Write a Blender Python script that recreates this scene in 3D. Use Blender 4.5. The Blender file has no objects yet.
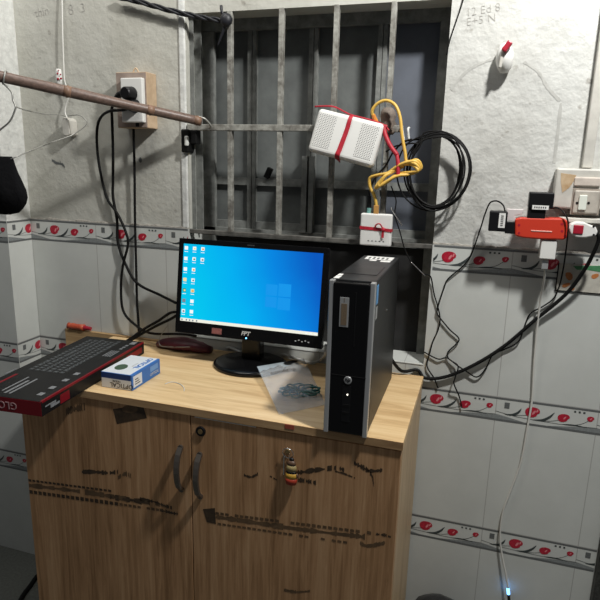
import bpy, bmesh, math, random
from mathutils import Vector, Matrix
random.seed(4)
S = bpy.context.scene
COL = S.collection

# ------------------------------------------------------------------ camera, world, lamp, exposure
FOC = 575.9
CAM = Vector((0.2231, -1.5501, 1.3972))
YAW, PITCH, ROLL = 0.3009, 0.2317, 0.0258
fwd = Vector((-math.sin(YAW)*math.cos(PITCH), math.cos(YAW)*math.cos(PITCH), -math.sin(PITCH)))
rt0 = Vector((math.cos(YAW), math.sin(YAW), 0)); up0 = rt0.cross(fwd)
CR = math.cos(ROLL)*rt0 + math.sin(ROLL)*up0
CU = -math.sin(ROLL)*rt0 + math.cos(ROLL)*up0
cd = bpy.data.cameras.new('camera'); cam = bpy.data.objects.new('camera', cd); COL.objects.link(cam)
cd.sensor_width = 36; cd.lens = FOC/600*36; cd.clip_start = 0.02
cam.matrix_world = Matrix(((CR.x, CU.x, -fwd.x, CAM.x), (CR.y, CU.y, -fwd.y, CAM.y), (CR.z, CU.z, -fwd.z, CAM.z), (0, 0, 0, 1)))
S.camera = cam

w = bpy.data.worlds.new('world'); S.world = w; w.use_nodes = True
w.node_tree.nodes['Background'].inputs[0].default_value = (0.93, 0.96, 1.0, 1)
w.node_tree.nodes['Background'].inputs[1].default_value = 0.075

ld = bpy.data.lights.new('ceiling_lamp_light', 'POINT'); lamp = bpy.data.objects.new('ceiling_lamp_light', ld); COL.objects.link(lamp)
lamp.location = (0.60, -0.70, 2.50); ld.energy = 118; ld.color = (1.0, 0.985, 0.955); ld.shadow_soft_size = 0.055

ld2 = bpy.data.lights.new('added_fill_light', 'AREA'); fill_light = bpy.data.objects.new('added_fill_light', ld2); COL.objects.link(fill_light)  # unseen soft fill light, added to brighten the left side
fill_light.location = (-0.75, -0.56, 2.6); ld2.shape = 'RECTANGLE'; ld2.size = 0.9; ld2.size_y = 0.25; ld2.energy = 9; ld2.color = (1.0, 0.97, 0.91)
fill_light.rotation_euler = Vector((-0.1, 0.35, -0.9)).to_track_quat('-Z', 'Y').to_euler()

S.view_settings.view_transform = 'Standard'; S.view_settings.look = 'None'
S.view_settings.exposure = 0.0; S.view_settings.gamma = 1.0; S.view_settings.use_curve_mapping = False

# ------------------------------------------------------------------ helpers
def ray(u, v): return CR*((u-300)/FOC) + CU*((300-v)/FOC) + fwd
def at(u, v, y=0.0):
    d = ray(u, v); return CAM + d*((y-CAM.y)/d.y)
def atz(u, v, z):
    d = ray(u, v); return CAM + d*((z-CAM.z)/d.z)
def atx(u, v, x):
    d = ray(u, v); return CAM + d*((x-CAM.x)/d.x)

def mat(name, col, rough=0.6, metal=0.0, var=0.0, vscale=20.0, bump=0.0, bscale=80.0, col2=None, spec=0.5, emit=None, stretch=None):
    m = bpy.data.materials.new(name); m.use_nodes = True
    nt = m.node_tree; N = nt.nodes; L = nt.links; b = N['Principled BSDF']
    b.inputs['Base Color'].default_value = (*col, 1); b.inputs['Roughness'].default_value = rough; b.inputs['Metallic'].default_value = metal
    b.inputs['Specular IOR Level'].default_value = spec
    tc = N.new('ShaderNodeTexCoord'); src = tc.outputs['Object']
    if stretch:
        mp = N.new('ShaderNodeMapping'); mp.inputs['Scale'].default_value = stretch; L.new(src, mp.inputs['Vector']); src = mp.outputs['Vector']
    if var > 0 or col2:
        n = N.new('ShaderNodeTexNoise'); n.inputs['Scale'].default_value = vscale; n.inputs['Detail'].default_value = 6; n.inputs['Roughness'].default_value = 0.62
        L.new(src, n.inputs['Vector'])
        r = N.new('ShaderNodeValToRGB'); r.color_ramp.elements[0].position = 0.36; r.color_ramp.elements[1].position = 0.66
        c2 = col2 if col2 else tuple(c*(1-var) for c in col)
        r.color_ramp.elements[0].color = (*c2, 1); r.color_ramp.elements[1].color = (*col, 1)
        L.new(n.outputs['Fac'], r.inputs['Fac']); L.new(r.outputs['Color'], b.inputs['Base Color'])
    if bump > 0:
        n2 = N.new('ShaderNodeTexNoise'); n2.inputs['Scale'].default_value = bscale; n2.inputs['Detail'].default_value = 5
        L.new(src, n2.inputs['Vector'])
        bp = N.new('ShaderNodeBump'); bp.inputs['Strength'].default_value = bump; bp.inputs['Distance'].default_value = 0.01
        L.new(n2.outputs['Fac'], bp.inputs['Height']); L.new(bp.outputs['Normal'], b.inputs['Normal'])
    if emit:
        b.inputs['Emission Color'].default_value = (*col, 1); b.inputs['Emission Strength'].default_value = emit
    return m

def nmath(nt, op, a, b=None):
    n = nt.nodes.new('ShaderNodeMath'); n.operation = op
    for i, x in enumerate((a, b)):
        if x is None: continue
        if isinstance(x, (int, float)): n.inputs[i].default_value = x
        else: nt.links.new(x, n.inputs[i])
    return n.outputs[0]

TW, TH, XR, BH = 0.2497, 0.4, 0.306, 0.069
def tile_mat(name, joints):
    m = mat(name, (0.63, 0.65, 0.62), rough=0.2, col2=(0.58, 0.60, 0.57), vscale=7, bump=0.02, bscale=9)
    nt = m.node_tree; b = nt.nodes['Principled BSDF']
    tc = nt.nodes.new('ShaderNodeTexCoord'); sp = nt.nodes.new('ShaderNodeSeparateXYZ'); nt.links.new(tc.outputs['Object'], sp.inputs[0])
    def line(o, phase, period, wid):
        f = nmath(nt, 'FRACT', nmath(nt, 'DIVIDE', nmath(nt, 'SUBTRACT', o, phase - 40*period), period))
        d = nmath(nt, 'ABSOLUTE', nmath(nt, 'SUBTRACT', f, 0.5))
        return nmath(nt, 'GREATER_THAN', d, 0.5 - wid/period/2)
    k = line(sp.outputs[2], 0.0, TH, 0.0024)
    if joints: k = nmath(nt, 'MAXIMUM', k, line(sp.outputs[0], XR, TW, 0.0022))
    mx = nt.nodes.new('ShaderNodeMix'); mx.data_type = 'RGBA'
    old = b.inputs['Base Color'].links[0].from_socket
    nt.links.new(k, mx.inputs[0]); nt.links.new(old, mx.inputs[6]); mx.inputs[7].default_value = (0.42, 0.42, 0.40, 1)
    nt.links.new(mx.outputs[2], b.inputs['Base Color'])
    return m

def plaster_mat(name, base, dirty, bs, bscale):
    m = mat(name, base, rough=0.9, col2=dirty, vscale=3.2, spec=0.2)
    nt = m.node_tree; N = nt.nodes; L = nt.links; b = N['Principled BSDF']
    tc = N.new('ShaderNodeTexCoord')
    a = N.new('ShaderNodeTexNoise'); a.inputs['Scale'].default_value = bscale; a.inputs['Detail'].default_value = 8; a.inputs['Roughness'].default_value = 0.6
    v = N.new('ShaderNodeTexNoise'); v.inputs['Scale'].default_value = bscale*4; v.inputs['Detail'].default_value = 3
    L.new(tc.outputs['Object'], a.inputs['Vector']); L.new(tc.outputs['Object'], v.inputs['Vector'])
    s = nmath(nt, 'ADD', a.outputs['Fac'], nmath(nt, 'MULTIPLY', v.outputs['Fac'], 0.22))
    bp = N.new('ShaderNodeBump'); bp.inputs['Strength'].default_value = bs; bp.inputs['Distance'].default_value = 0.012
    L.new(s, bp.inputs['Height']); L.new(bp.outputs['Normal'], b.inputs['Normal'])
    # small chips and specks of dirt
    k = N.new('ShaderNodeTexNoise'); k.inputs['Scale'].default_value = 34; k.inputs['Detail'].default_value = 4
    L.new(tc.outputs['Object'], k.inputs['Vector'])
    r = N.new('ShaderNodeValToRGB'); r.color_ramp.elements[0].position = 0.66; r.color_ramp.elements[1].position = 0.74
    r.color_ramp.elements[0].color = (0, 0, 0, 1); r.color_ramp.elements[1].color = (1, 1, 1, 1)
    L.new(k.outputs['Fac'], r.inputs['Fac'])
    mx = N.new('ShaderNodeMix'); mx.data_type = 'RGBA'
    old = b.inputs['Base Color'].links[0].from_socket
    L.new(nmath(nt, 'MULTIPLY', r.outputs['Color'], 0.55), mx.inputs[0]); L.new(old, mx.inputs[6]); mx.inputs[7].default_value = (0.22, 0.20, 0.17, 1)
    L.new(mx.outputs[2], b.inputs['Base Color'])
    return m

def wood_mat(name, c1, c2, c3, scale, rough=0.45):
    m = bpy.data.materials.new(name); m.use_nodes = True
    nt = m.node_tree; N = nt.nodes; L = nt.links; b = N['Principled BSDF']; b.inputs['Roughness'].default_value = rough; b.inputs['Specular IOR Level'].default_value = 0.3
    tc = N.new('ShaderNodeTexCoord'); mp = N.new('ShaderNodeMapping'); mp.inputs['Scale'].default_value = scale; L.new(tc.outputs['Object'], mp.inputs['Vector'])
    n = N.new('ShaderNodeTexNoise'); n.inputs['Scale'].default_value = 1.0; n.inputs['Detail'].default_value = 7; n.inputs['Roughness'].default_value = 0.65; n.inputs['Distortion'].default_value = 0.5
    L.new(mp.outputs['Vector'], n.inputs['Vector'])
    mp2 = N.new('ShaderNodeMapping'); mp2.inputs['Scale'].default_value = tuple(s*0.22 for s in scale); L.new(tc.outputs['Object'], mp2.inputs['Vector'])
    n2 = N.new('ShaderNodeTexNoise'); n2.inputs['Scale'].default_value = 1.0; n2.inputs['Detail'].default_value = 3; L.new(mp2.outputs['Vector'], n2.inputs['Vector'])
    s = nmath(nt, 'ADD', nmath(nt, 'MULTIPLY', n.outputs['Fac'], 0.62), nmath(nt, 'MULTIPLY', n2.outputs['Fac'], 0.38))
    r = N.new('ShaderNodeValToRGB'); e = r.color_ramp.elements
    e[0].position = 0.36; e[0].color = (*c1, 1); e[1].position = 0.64; e[1].color = (*c3, 1)
    k = e.new(0.50); k.color = (*c2, 1)
    L.new(s, r.inputs['Fac']); L.new(r.outputs['Color'], b.inputs['Base Color'])
    bp = N.new('ShaderNodeBump'); bp.inputs['Strength'].default_value = 0.06; bp.inputs['Distance'].default_value = 0.004
    L.new(n.outputs['Fac'], bp.inputs['Height']); L.new(bp.outputs['Normal'], b.inputs['Normal'])
    return m

class MB:
    """collects shapes into one mesh; world coordinates"""
    def __init__(self): self.v = []; self.f = []; self.mi = []; self.sm = []; self.mats = []; self.cur = 0; self.M = None
    def use(self, m):
        if m not in self.mats: self.mats.append(m)
        self.cur = self.mats.index(m); return self
    def _add(self, vs, fs, smooth=False):
        o = len(self.v)
        self.v += [(self.M @ Vector(p)) if self.M else Vector(p) for p in vs]
        for f in fs: self.f.append([i+o for i in f]); self.mi.append(self.cur); self.sm.append(smooth)
        return self
    def box(self, lo, hi, bevel=0.0, seg=2):
        lo = Vector(lo); hi = Vector(hi)
        bm = bmesh.new(); bmesh.ops.create_cube(bm, size=1)
        for q in bm.verts: q.co = Vector([(lo[i]+hi[i])/2 + q.co[i]*(hi[i]-lo[i]) for i in range(3)])
        if bevel > 0: bmesh.ops.bevel(bm, geom=bm.edges[:], offset=bevel, segments=seg, profile=0.5, affect='EDGES')
        bm.verts.index_update()
        self._add([q.co.copy() for q in bm.verts], [[q.index for q in f.verts] for f in bm.faces], False); bm.free(); return self
    def prism(self, pts, d0, d1, axis='y', bevel=0.0):
        """outline pts (a,b) extruded along axis from d0 to d1"""
        def P(p, d):
            return {'y': (p[0], d, p[1]), 'z': (p[0], p[1], d), 'x': (d, p[0], p[1])}[axis]
        bm = bmesh.new()
        A = [bm.verts.new(P(p, d0)) for p in pts]; B = [bm.verts.new(P(p, d1)) for p in pts]
        n = len(pts); fs = [bm.faces.new(A), bm.faces.new(B[::-1])]
        for i in range(n): bm.faces.new((A[i], B[i], B[(i+1) % n], A[(i+1) % n]))
        bmesh.ops.recalc_face_normals(bm, faces=bm.faces[:])
        if bevel > 0: bmesh.ops.bevel(bm, geom=[e for e in bm.edges], offset=bevel, segments=2, profile=0.5, affect='EDGES')
        bm.verts.index_update()
        self._add([q.co.copy() for q in bm.verts], [[q.index for q in f.verts] for f in bm.faces]); bm.free(); return self
    def rings(self, rings, caps=True, smooth=True, closed=False):
        n = len(rings[0]); vs = [p for r in rings for p in r]; fs = []
        m = len(rings)
        for i in range(m if closed else m-1):
            j = (i+1) % m
            for k in range(n): fs.append([i*n+k, i*n+(k+1) % n, j*n+(k+1) % n, j*n+k])
        if caps and not closed: fs.append(list(range(n))[::-1]); fs.append([(m-1)*n+k for k in range(n)])
        return self._add(vs, fs, smooth)
    def tube(self, pts, r, sides=8, smooth_path=True, sub=6, closed=False):
        pts = [Vector(p) for p in pts]
        if smooth_path and len(pts) > 2: pts = spline(pts, sub, closed)
        n = len(pts); rings = []; nrm = None
        for i, p in enumerate(pts):
            if closed: t = (pts[(i+1) % n]-pts[i-1])
            else: t = (pts[min(i+1, n-1)]-pts[max(i-1, 0)])
            if t.length < 1e-9: t = Vector((0, 0, 1))
            t.normalize()
            if nrm is None: nrm = t.cross(Vector((0.3, 0.9, 0.31)))
            nrm = (nrm - t*nrm.dot(t))
            if nrm.length < 1e-6: nrm = t.cross(Vector((1, 0, 0.2)))
            nrm.normalize(); bn = t.cross(nrm)
            rr = r(i/(n-1)) if callable(r) else r
            rings.append([p + (nrm*math.cos(2*math.pi*k/sides) + bn*math.sin(2*math.pi*k/sides))*rr for k in range(sides)])
        return self.rings(rings, closed=closed)
    def cyl(self, p0, p1, r0, r1=None, sides=20, rim=0.0):
        r1 = r0 if r1 is None else r1
        p0 = Vector(p0); p1 = Vector(p1); t = (p1-p0).normalized()
        a = t.cross(Vector((0.31, 0.2, 0.93)) if abs(t.z) < 0.9 else Vector((1, 0, 0))).normalized(); b = t.cross(a)
        def ring(p, r): return [p+(a*math.cos(2*math.pi*k/sides)+b*math.sin(2*math.pi*k/sides))*r for k in range(sides)]
        if rim: rg = [ring(p0, r0-rim), ring(p0+t*rim, r0), ring(p1-t*rim, r1), ring(p1, r1-rim)]
        else: rg = [ring(p0, r0), ring(p1, r1)]
        return self.rings(rg, smooth=False)
    def ell(self, c, r, nu=16, nv=10, jitter=0.0):
        c = Vector(c); rg = []
        for j in range(nv+1):
            th = math.pi*(0.02+0.96*j/nv); k = 1+random.uniform(-jitter, jitter)
            rg.append([c+Vector((r[0]*math.sin(th)*math.cos(2*math.pi*i/nu)*(k+random.uniform(-jitter, jitter)/2), r[1]*math.sin(th)*math.sin(2*math.pi*i/nu)*k, -r[2]*math.cos(th))) for i in range(nu)])
        return self.rings(rg)
    def poly(self, pts): return self._add(pts, [list(range(len(pts)))])
    def grid(self, rows, smooth=True):
        n = len(rows[0]); vs = [p for r in rows for p in r]
        fs = [[i*n+k, i*n+k+1, (i+1)*n+k+1, (i+1)*n+k] for i in range(len(rows)-1) for k in range(n-1)]
        return self._add(vs, fs, smooth)

def spline(P, sub=6, closed=False):
    out = []; n = len(P)
    rng = range(n) if closed else range(n-1)
    for i in rng:
        if closed: a, b, c, d = P[i-1], P[i], P[(i+1) % n], P[(i+2) % n]
        else: a, b, c, d = P[max(i-1, 0)], P[i], P[i+1], P[min(i+2, n-1)]
        for s in range(sub):
            t = s/sub
            out.append(0.5*((2*b)+(c-a)*t+(2*a-5*b+4*c-d)*t*t+(3*b-3*c+d-a)*t**3))
    if not closed: out.append(P[-1])
    return out

MW = {}      # world matrices of things and parts
def thing(name, label, cat, loc, rz=0.0, group=None, rot=None):
    o = bpy.data.objects.new(name, None); COL.objects.link(o); o.empty_display_size = 0.05
    M = Matrix.Translation(Vector(loc)) @ (rot.to_4x4() if rot is not None else Matrix.Rotation(rz, 4, 'Z'))
    o.matrix_world = M; MW[o.name] = M
    o['label'] = label; o['category'] = cat
    if group: o['group'] = group
    return o
def structure(name, loc=(0, 0, 0)):
    o = bpy.data.objects.new(name, None); COL.objects.link(o); o.location = loc; MW[o.name] = Matrix.Translation(Vector(loc)); o['kind'] = 'structure'; return o
def obj(name, mb, m=None, parent=None, label=None, cat=None, group=None, kind=None, local=False, keep=False):
    """local: coordinates are already in the parent's frame; otherwise they are world coordinates"""
    me = bpy.data.meshes.new(name)
    vs = [Vector(p) for p in mb.v]
    o = bpy.data.objects.new(name, me); COL.objects.link(o)
    if parent is not None:
        o.parent = parent; MW[o.name] = MW[parent.name].copy()
        if not local:
            inv = MW[parent.name].inverted(); vs = [inv @ p for p in vs]
    elif not keep:
        c = Vector(((min(p.x for p in vs)+max(p.x for p in vs))/2, (min(p.y for p in vs)+max(p.y for p in vs))/2, min(p.z for p in vs)))
        vs = [p-c for p in vs]; o.location = c; MW[o.name] = Matrix.Translation(c)
    else: MW[o.name] = Matrix.Identity(4)
    me.from_pydata([tuple(p) for p in vs], [], mb.f)
    mats = mb.mats if mb.mats else [m]
    for k in mats: me.materials.append(k)
    for p, i, s in zip(me.polygons, mb.mi, mb.sm): p.material_index = i if mb.mats else 0; p.use_smooth = s
    bm = bmesh.new(); bm.from_mesh(me); bmesh.ops.recalc_face_normals(bm, faces=bm.faces[:]); bm.to_mesh(me); bm.free()
    if label: o['label'] = label
    if cat: o['category'] = cat
    if group: o['group'] = group
    if kind: o['kind'] = kind
    return o
def text_mb(body, size, origin, xd, yd, m, thick=0.0, align='CENTER', extrude=0.0003):
    """flat lettering as mesh; origin is the middle of the text; xd, yd directions on the surface"""
    cu = bpy.data.curves.new('lettering', 'FONT'); cu.body = body; cu.size = size; cu.align_x = align; cu.align_y = 'CENTER'; cu.extrude = extrude; cu.offset = thick
    cu.resolution_u = 3
    t = bpy.data.objects.new('lettering', cu); COL.objects.link(t)
    bpy.context.view_layer.update()
    me = bpy.data.meshes.new_from_object(t.evaluated_get(bpy.context.evaluated_depsgraph_get()))
    xd = Vector(xd).normalized(); yd = Vector(yd).normalized(); zd = xd.cross(yd); o = Vector(origin)
    mb = MB(); mb.use(m)
    mb._add([o+xd*q.co.x+yd*q.co.y+zd*q.co.z for q in me.vertices], [list(p.vertices) for p in me.polygons])
    bpy.data.objects.remove(t); bpy.data.curves.remove(cu); bpy.data.meshes.remove(me)
    return mb
def merge(a, b):
    for m in b.mats:
        if m not in a.mats: a.mats.append(m)
    o = len(a.v); a.v += b.v
    for f, i, s in zip(b.f, b.mi, b.sm): a.f.append([k+o for k in f]); a.mi.append(a.mats.index(b.mats[i])); a.sm.append(s)
    return a

# ------------------------------------------------------------------ materials
M = {}
M['tile'] = tile_mat('glazed_wall_tile', True); M['tile_side'] = tile_mat('glazed_pier_tile', False)
M['plaster'] = plaster_mat('rough_lime_plaster', (0.545, 0.545, 0.50), (0.44, 0.435, 0.385), 0.35, 15)
M['plaster_rough'] = plaster_mat('lumpy_white_plaster', (0.60, 0.61, 0.585), (0.49, 0.49, 0.46), 0.5, 13)
M['white_paint'] = mat('white_painted_arris', (0.70, 0.71, 0.68), 0.8, var=0.2, vscale=40, bump=0.3, bscale=60)
M['cement'] = mat('bare_cement', (0.36, 0.34, 0.30), 0.95, var=0.4, vscale=60, bump=0.6, bscale=90)
M['floor'] = mat('speckled_floor_tile', (0.16, 0.17, 0.155), 0.45, var=0.3, vscale=120)
M['granite'] = mat('dark_granite', (0.018, 0.018, 0.016), 0.6, col2=(0.06, 0.06, 0.055), vscale=130)
M['border_grey'] = mat('tile_border_grey', (0.16, 0.17, 0.17), 0.3, var=0.35, vscale=500)
M['border_swoosh'] = mat('tile_border_swoosh', (0.27, 0.29, 0.29), 0.3, var=0.25, vscale=200)
M['leaf'] = mat('tile_leaf_print', (0.05, 0.06, 0.06), 0.3)
M['tulip'] = mat('tile_tulip_red', (0.55, 0.022, 0.05), 0.3, var=0.35, vscale=160)
M['tulip_light'] = mat('tile_tulip_highlight', (0.72, 0.25, 0.27), 0.3)
M['leafmetal'] = mat('weathered_grey_sheet_metal', (0.155, 0.168, 0.163), 0.65, col2=(0.10, 0.108, 0.105), vscale=9, bump=0.05, bscale=30, metal=0.1)
M['leafblue'] = mat('blue_grey_sheet_metal', (0.12, 0.135, 0.165), 0.65, col2=(0.10, 0.112, 0.135), vscale=9, metal=0.1)
M['steelframe'] = mat('grey_steel_frame', (0.24, 0.25, 0.235), 0.6, var=0.45, vscale=30, bump=0.1, bscale=80)
M['grille'] = mat('chipped_grey_iron_bar', (0.35, 0.35, 0.315), 0.6, col2=(0.13, 0.122, 0.105), vscale=34, bump=0.25, bscale=90)
M['dark'] = mat('dark_panel', (0.018, 0.018, 0.018), 0.8, var=0.4, vscale=12)
M['wood_top'] = wood_mat('pale_oak_laminate', (0.56, 0.36, 0.17), (0.74, 0.52, 0.27), (0.84, 0.63, 0.36), (5, 60, 60))
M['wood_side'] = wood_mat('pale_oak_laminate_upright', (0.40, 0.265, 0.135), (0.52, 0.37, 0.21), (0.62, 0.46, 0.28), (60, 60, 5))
M['wood_door'] = wood_mat('brown_oak_laminate', (0.29, 0.155, 0.070), (0.48, 0.272, 0.134), (0.62, 0.385, 0.21), (110, 110, 5))
M['stain'] = mat('dark_brown_stain', (0.075, 0.045, 0.022), 0.6, var=0.5, vscale=60)
M['stain_soft'] = mat('brown_stain', (0.16, 0.095, 0.045), 0.6, var=0.4, vscale=50)
M['black'] = mat('black_plastic', (0.006, 0.006, 0.007), 0.42, spec=0.3)
M['black_gloss'] = mat('glossy_black_plastic', (0.004, 0.004, 0.0045), 0.22, spec=0.3)
M['black_matt'] = mat('matt_black_rubber', (0.006, 0.006, 0.006), 0.6, spec=0.2)
M['case'] = mat('black_painted_steel', (0.007, 0.0075, 0.008), 0.42, bump=0.03, bscale=300, spec=0.3)
M['casetop'] = mat('scuffed_black_steel', (0.030, 0.032, 0.034), 0.36, col2=(0.012, 0.012, 0.013), vscale=25, bump=0.03, bscale=300)
M['silver'] = mat('silver_trim', (0.52, 0.53, 0.53), 0.35, metal=0.6)
M['chrome'] = mat('chrome', (0.75, 0.75, 0.74), 0.18, metal=1.0)
M['label_white'] = mat('white_paper_label', (0.80, 0.80, 0.77), 0.6, var=0.12, vscale=120)
M['label_brown'] = mat('brown_label_print', (0.22, 0.16, 0.10), 0.6, var=0.4, vscale=400)
M['sticker_blue'] = mat('blue_sticker', (0.10, 0.32, 0.62), 0.4)
M['white_plastic'] = mat('white_plastic', (0.74, 0.74, 0.71), 0.4)
M['old_plastic'] = mat('aged_white_plastic', (0.60, 0.585, 0.53), 0.5, var=0.2, vscale=25)
M['pale_print'] = mat('pale_grey_print', (0.55, 0.56, 0.56), 0.6)
M['dim_print'] = mat('dim_grey_print', (0.055, 0.06, 0.063), 0.5, var=0.2, vscale=100)
M['boxblack'] = mat('black_printed_card', (0.008, 0.008, 0.0085), 0.45, spec=0.25)
M['boxred'] = mat('crimson_printed_card', (0.20, 0.006, 0.013), 0.45, spec=0.3)
M['boxblue'] = mat('blue_printed_card', (0.03, 0.16, 0.50), 0.42)
M['boxnavy'] = mat('navy_printed_card', (0.010, 0.04, 0.17), 0.42)
M['boxwhite'] = mat('white_printed_card', (0.72, 0.75, 0.78), 0.45)
M['green_print'] = mat('dark_green_print', (0.055, 0.10, 0.06), 0.5)
M['red_plastic'] = mat('orange_red_plastic', (0.58, 0.045, 0.022), 0.34)
M['red_dark'] = mat('deep_red_plastic', (0.36, 0.012, 0.03), 0.4)
M['red_ribbon'] = mat('red_ribbon', (0.50, 0.015, 0.035), 0.55, var=0.3, vscale=120)
M['yellow'] = mat('yellow_cable_jacket', (0.70, 0.44, 0.085), 0.42)
M['teal'] = mat('teal_plug', (0.16, 0.36, 0.33), 0.5)
M['tape'] = mat('grey_brown_cloth_tape', (0.21, 0.17, 0.14), 0.8, var=0.4, vscale=90)
M['bluetape'] = mat('dark_blue_black_tape', (0.014, 0.015, 0.020), 0.5, var=0.3, vscale=60)
M['pole'] = mat('brown_bamboo', (0.19, 0.125, 0.10), 0.42, col2=(0.11, 0.075, 0.06), vscale=14, bump=0.06, bscale=60, stretch=(2, 10, 10))
M['pole_node'] = mat('bamboo_node', (0.27, 0.16, 0.105), 0.5, var=0.4, vscale=60)
M['backwood'] = mat('lit_wooden_backbox', (0.56, 0.42, 0.28), 0.75, col2=(0.42, 0.30, 0.19), vscale=30, bump=0.1, bscale=60)  # box wood lightened so its side carries the lamp light
M['backwood_face'] = mat('darker_grey_wooden_frame', (0.36, 0.29, 0.245), 0.8, col2=(0.27, 0.21, 0.175), vscale=30)  # front face, a greyer and darker copy of the lit side wood
M['cord'] = mat('off_white_cord', (0.66, 0.66, 0.62), 0.6)
M['wire'] = mat('dull_galvanised_wire', (0.42, 0.42, 0.39), 0.45, metal=0.5)
M['cloth_black'] = mat('black_cloth', (0.007, 0.007, 0.008), 0.95, bump=0.3, bscale=80, spec=0.1)
M['maroon'] = mat('maroon_plastic_bag', (0.12, 0.016, 0.03), 0.45, var=0.4, vscale=40)
M['plank'] = wood_mat('raw_plank', (0.30, 0.19, 0.09), (0.45, 0.30, 0.15), (0.56, 0.39, 0.21), (6, 70, 70), 0.7)
M['orange'] = mat('orange_red_handle', (0.62, 0.12, 0.05), 0.4, col2=(0.42, 0.06, 0.03), vscale=50)
M['pencil'] = mat('faint_pencil', (0.40, 0.39, 0.36), 0.9)
M['seam'] = mat('grey_plaster_seam', (0.50, 0.50, 0.47), 0.95, var=0.2, vscale=60)
M['sticker_paper'] = mat('faded_paper_sticker', (0.56, 0.54, 0.47), 0.6, var=0.25, vscale=40)
M['print_green'] = mat('green_sticker_print', (0.07, 0.26, 0.11), 0.6, var=0.3, vscale=80)
M['print_orange'] = mat('orange_sticker_print', (0.55, 0.20, 0.06), 0.6, var=0.3, vscale=80)
M['stainboard'] = mat('brown_varnish_patch', (0.40, 0.26, 0.13), 0.6, col2=(0.56, 0.43, 0.28), vscale=40)
M['led_blue'] = mat('blue_indicator', (0.15, 0.45, 1.0), 0.3, emit=4.0)
M['led_white'] = mat('white_indicator', (1.0, 0.95, 0.8), 0.3, emit=2.0)
M['brass'] = mat('old_brass', (0.30, 0.21, 0.10), 0.4, metal=0.7)
M['bronze'] = mat('dark_bronze_handle', (0.17, 0.15, 0.13), 0.32, metal=0.75)
M['toy_yellow'] = mat('mustard_rubber', (0.52, 0.30, 0.04), 0.5)
M['toy_red'] = mat('red_rubber', (0.34, 0.035, 0.015), 0.5)
M['toy_brown'] = mat('brown_rubber', (0.10, 0.055, 0.03), 0.5)
M['toy_skin'] = mat('khaki_rubber', (0.33, 0.26, 0.11), 0.5)
M['greencable'] = mat('dark_green_wire', (0.012, 0.085, 0.065), 0.45)

# clear bag film
m = bpy.data.materials.new('clear_plastic_film'); m.use_nodes = True; nt = m.node_tree; nt.nodes.clear()
out = nt.nodes.new('ShaderNodeOutputMaterial'); tr = nt.nodes.new('ShaderNodeBsdfTransparent'); pr = nt.nodes.new('ShaderNodeBsdfPrincipled'); mx = nt.nodes.new('ShaderNodeMixShader')
pr.inputs['Base Color'].default_value = (0.72, 0.75, 0.76, 1); pr.inputs['Roughness'].default_value = 0.22
mx.inputs[0].default_value = 0.27
nt.links.new(tr.outputs[0], mx.inputs[1]); nt.links.new(pr.outputs[0], mx.inputs[2]); nt.links.new(mx.outputs[0], out.inputs[0]); M['film'] = m
m2 = m.copy(); m2.name = 'bluish_zip_film'; m2.node_tree.nodes['Mix Shader'].inputs[0].default_value = 0.5
m2.node_tree.nodes['Principled BSDF'].inputs['Base Color'].default_value = (0.60, 0.70, 0.76, 1); M['film_zip'] = m2

# perforated router shell
m = mat('perforated_white_shell', (0.74, 0.74, 0.71), 0.4); nt = m.node_tree; b = nt.nodes['Principled BSDF']
tc = nt.nodes.new('ShaderNodeTexCoord'); sp = nt.nodes.new('ShaderNodeSeparateXYZ'); nt.links.new(tc.outputs['Object'], sp.inputs[0])
row = nmath(nt, 'FLOOR', nmath(nt, 'DIVIDE', nmath(nt, 'ADD', sp.outputs[2], 1.0), 0.0042))
ox = nmath(nt, 'MULTIPLY', nmath(nt, 'MODULO', row, 2.0), 0.0026)
fx = nmath(nt, 'SUBTRACT', nmath(nt, 'FRACT', nmath(nt, 'DIVIDE', nmath(nt, 'ADD', nmath(nt, 'ADD', sp.outputs[0], 1.0), ox), 0.0052)), 0.5)
fz = nmath(nt, 'SUBTRACT', nmath(nt, 'FRACT', nmath(nt, 'DIVIDE', nmath(nt, 'ADD', sp.outputs[2], 1.0), 0.0042)), 0.5)
dd = nmath(nt, 'ADD', nmath(nt, 'MULTIPLY', fx, fx), nmath(nt, 'MULTIPLY', fz, fz))
hole = nmath(nt, 'LESS_THAN', dd, 0.075)
mx = nt.nodes.new('ShaderNodeMix'); mx.data_type = 'RGBA'; nt.links.new(hole, mx.inputs[0])
mx.inputs[6].default_value = (0.74, 0.74, 0.71, 1); mx.inputs[7].default_value = (0.10, 0.10, 0.10, 1); nt.links.new(mx.outputs[2], b.inputs['Base Color'])
M['perf'] = m

# desktop wallpaper shown on the screen
m = bpy.data.materials.new('lit_blue_desktop'); m.use_nodes = True; nt = m.node_tree; nt.nodes.clear()
out = nt.nodes.new('ShaderNodeOutputMaterial'); em = nt.nodes.new('ShaderNodeEmission'); em.inputs[1].default_value = 1.0
tc = nt.nodes.new('ShaderNodeTexCoord'); sp = nt.nodes.new('ShaderNodeSeparateXYZ'); nt.links.new(tc.outputs['Object'], sp.inputs[0])
g = nmath(nt, 'ADD', nmath(nt, 'MULTIPLY', sp.outputs[0], 2.2), nmath(nt, 'MULTIPLY', nmath(nt, 'SUBTRACT', sp.outputs[2], 0.2), 0.9))
nz = nt.nodes.new('ShaderNodeTexNoise'); nz.inputs['Scale'].default_value = 9; nt.links.new(tc.outputs['Object'], nz.inputs['Vector'])
g = nmath(nt, 'ADD', nmath(nt, 'ADD', g, 0.5), nmath(nt, 'MULTIPLY', nmath(nt, 'SUBTRACT', nz.outputs['Fac'], 0.5), 0.12))
r = nt.nodes.new('ShaderNodeValToRGB'); e = r.color_ramp.elements
e[0].position = 0.0; e[0].color = (0.002, 0.62, 0.86, 1); e[1].position = 1.0; e[1].color = (0.004, 0.10, 0.52, 1)
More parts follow.
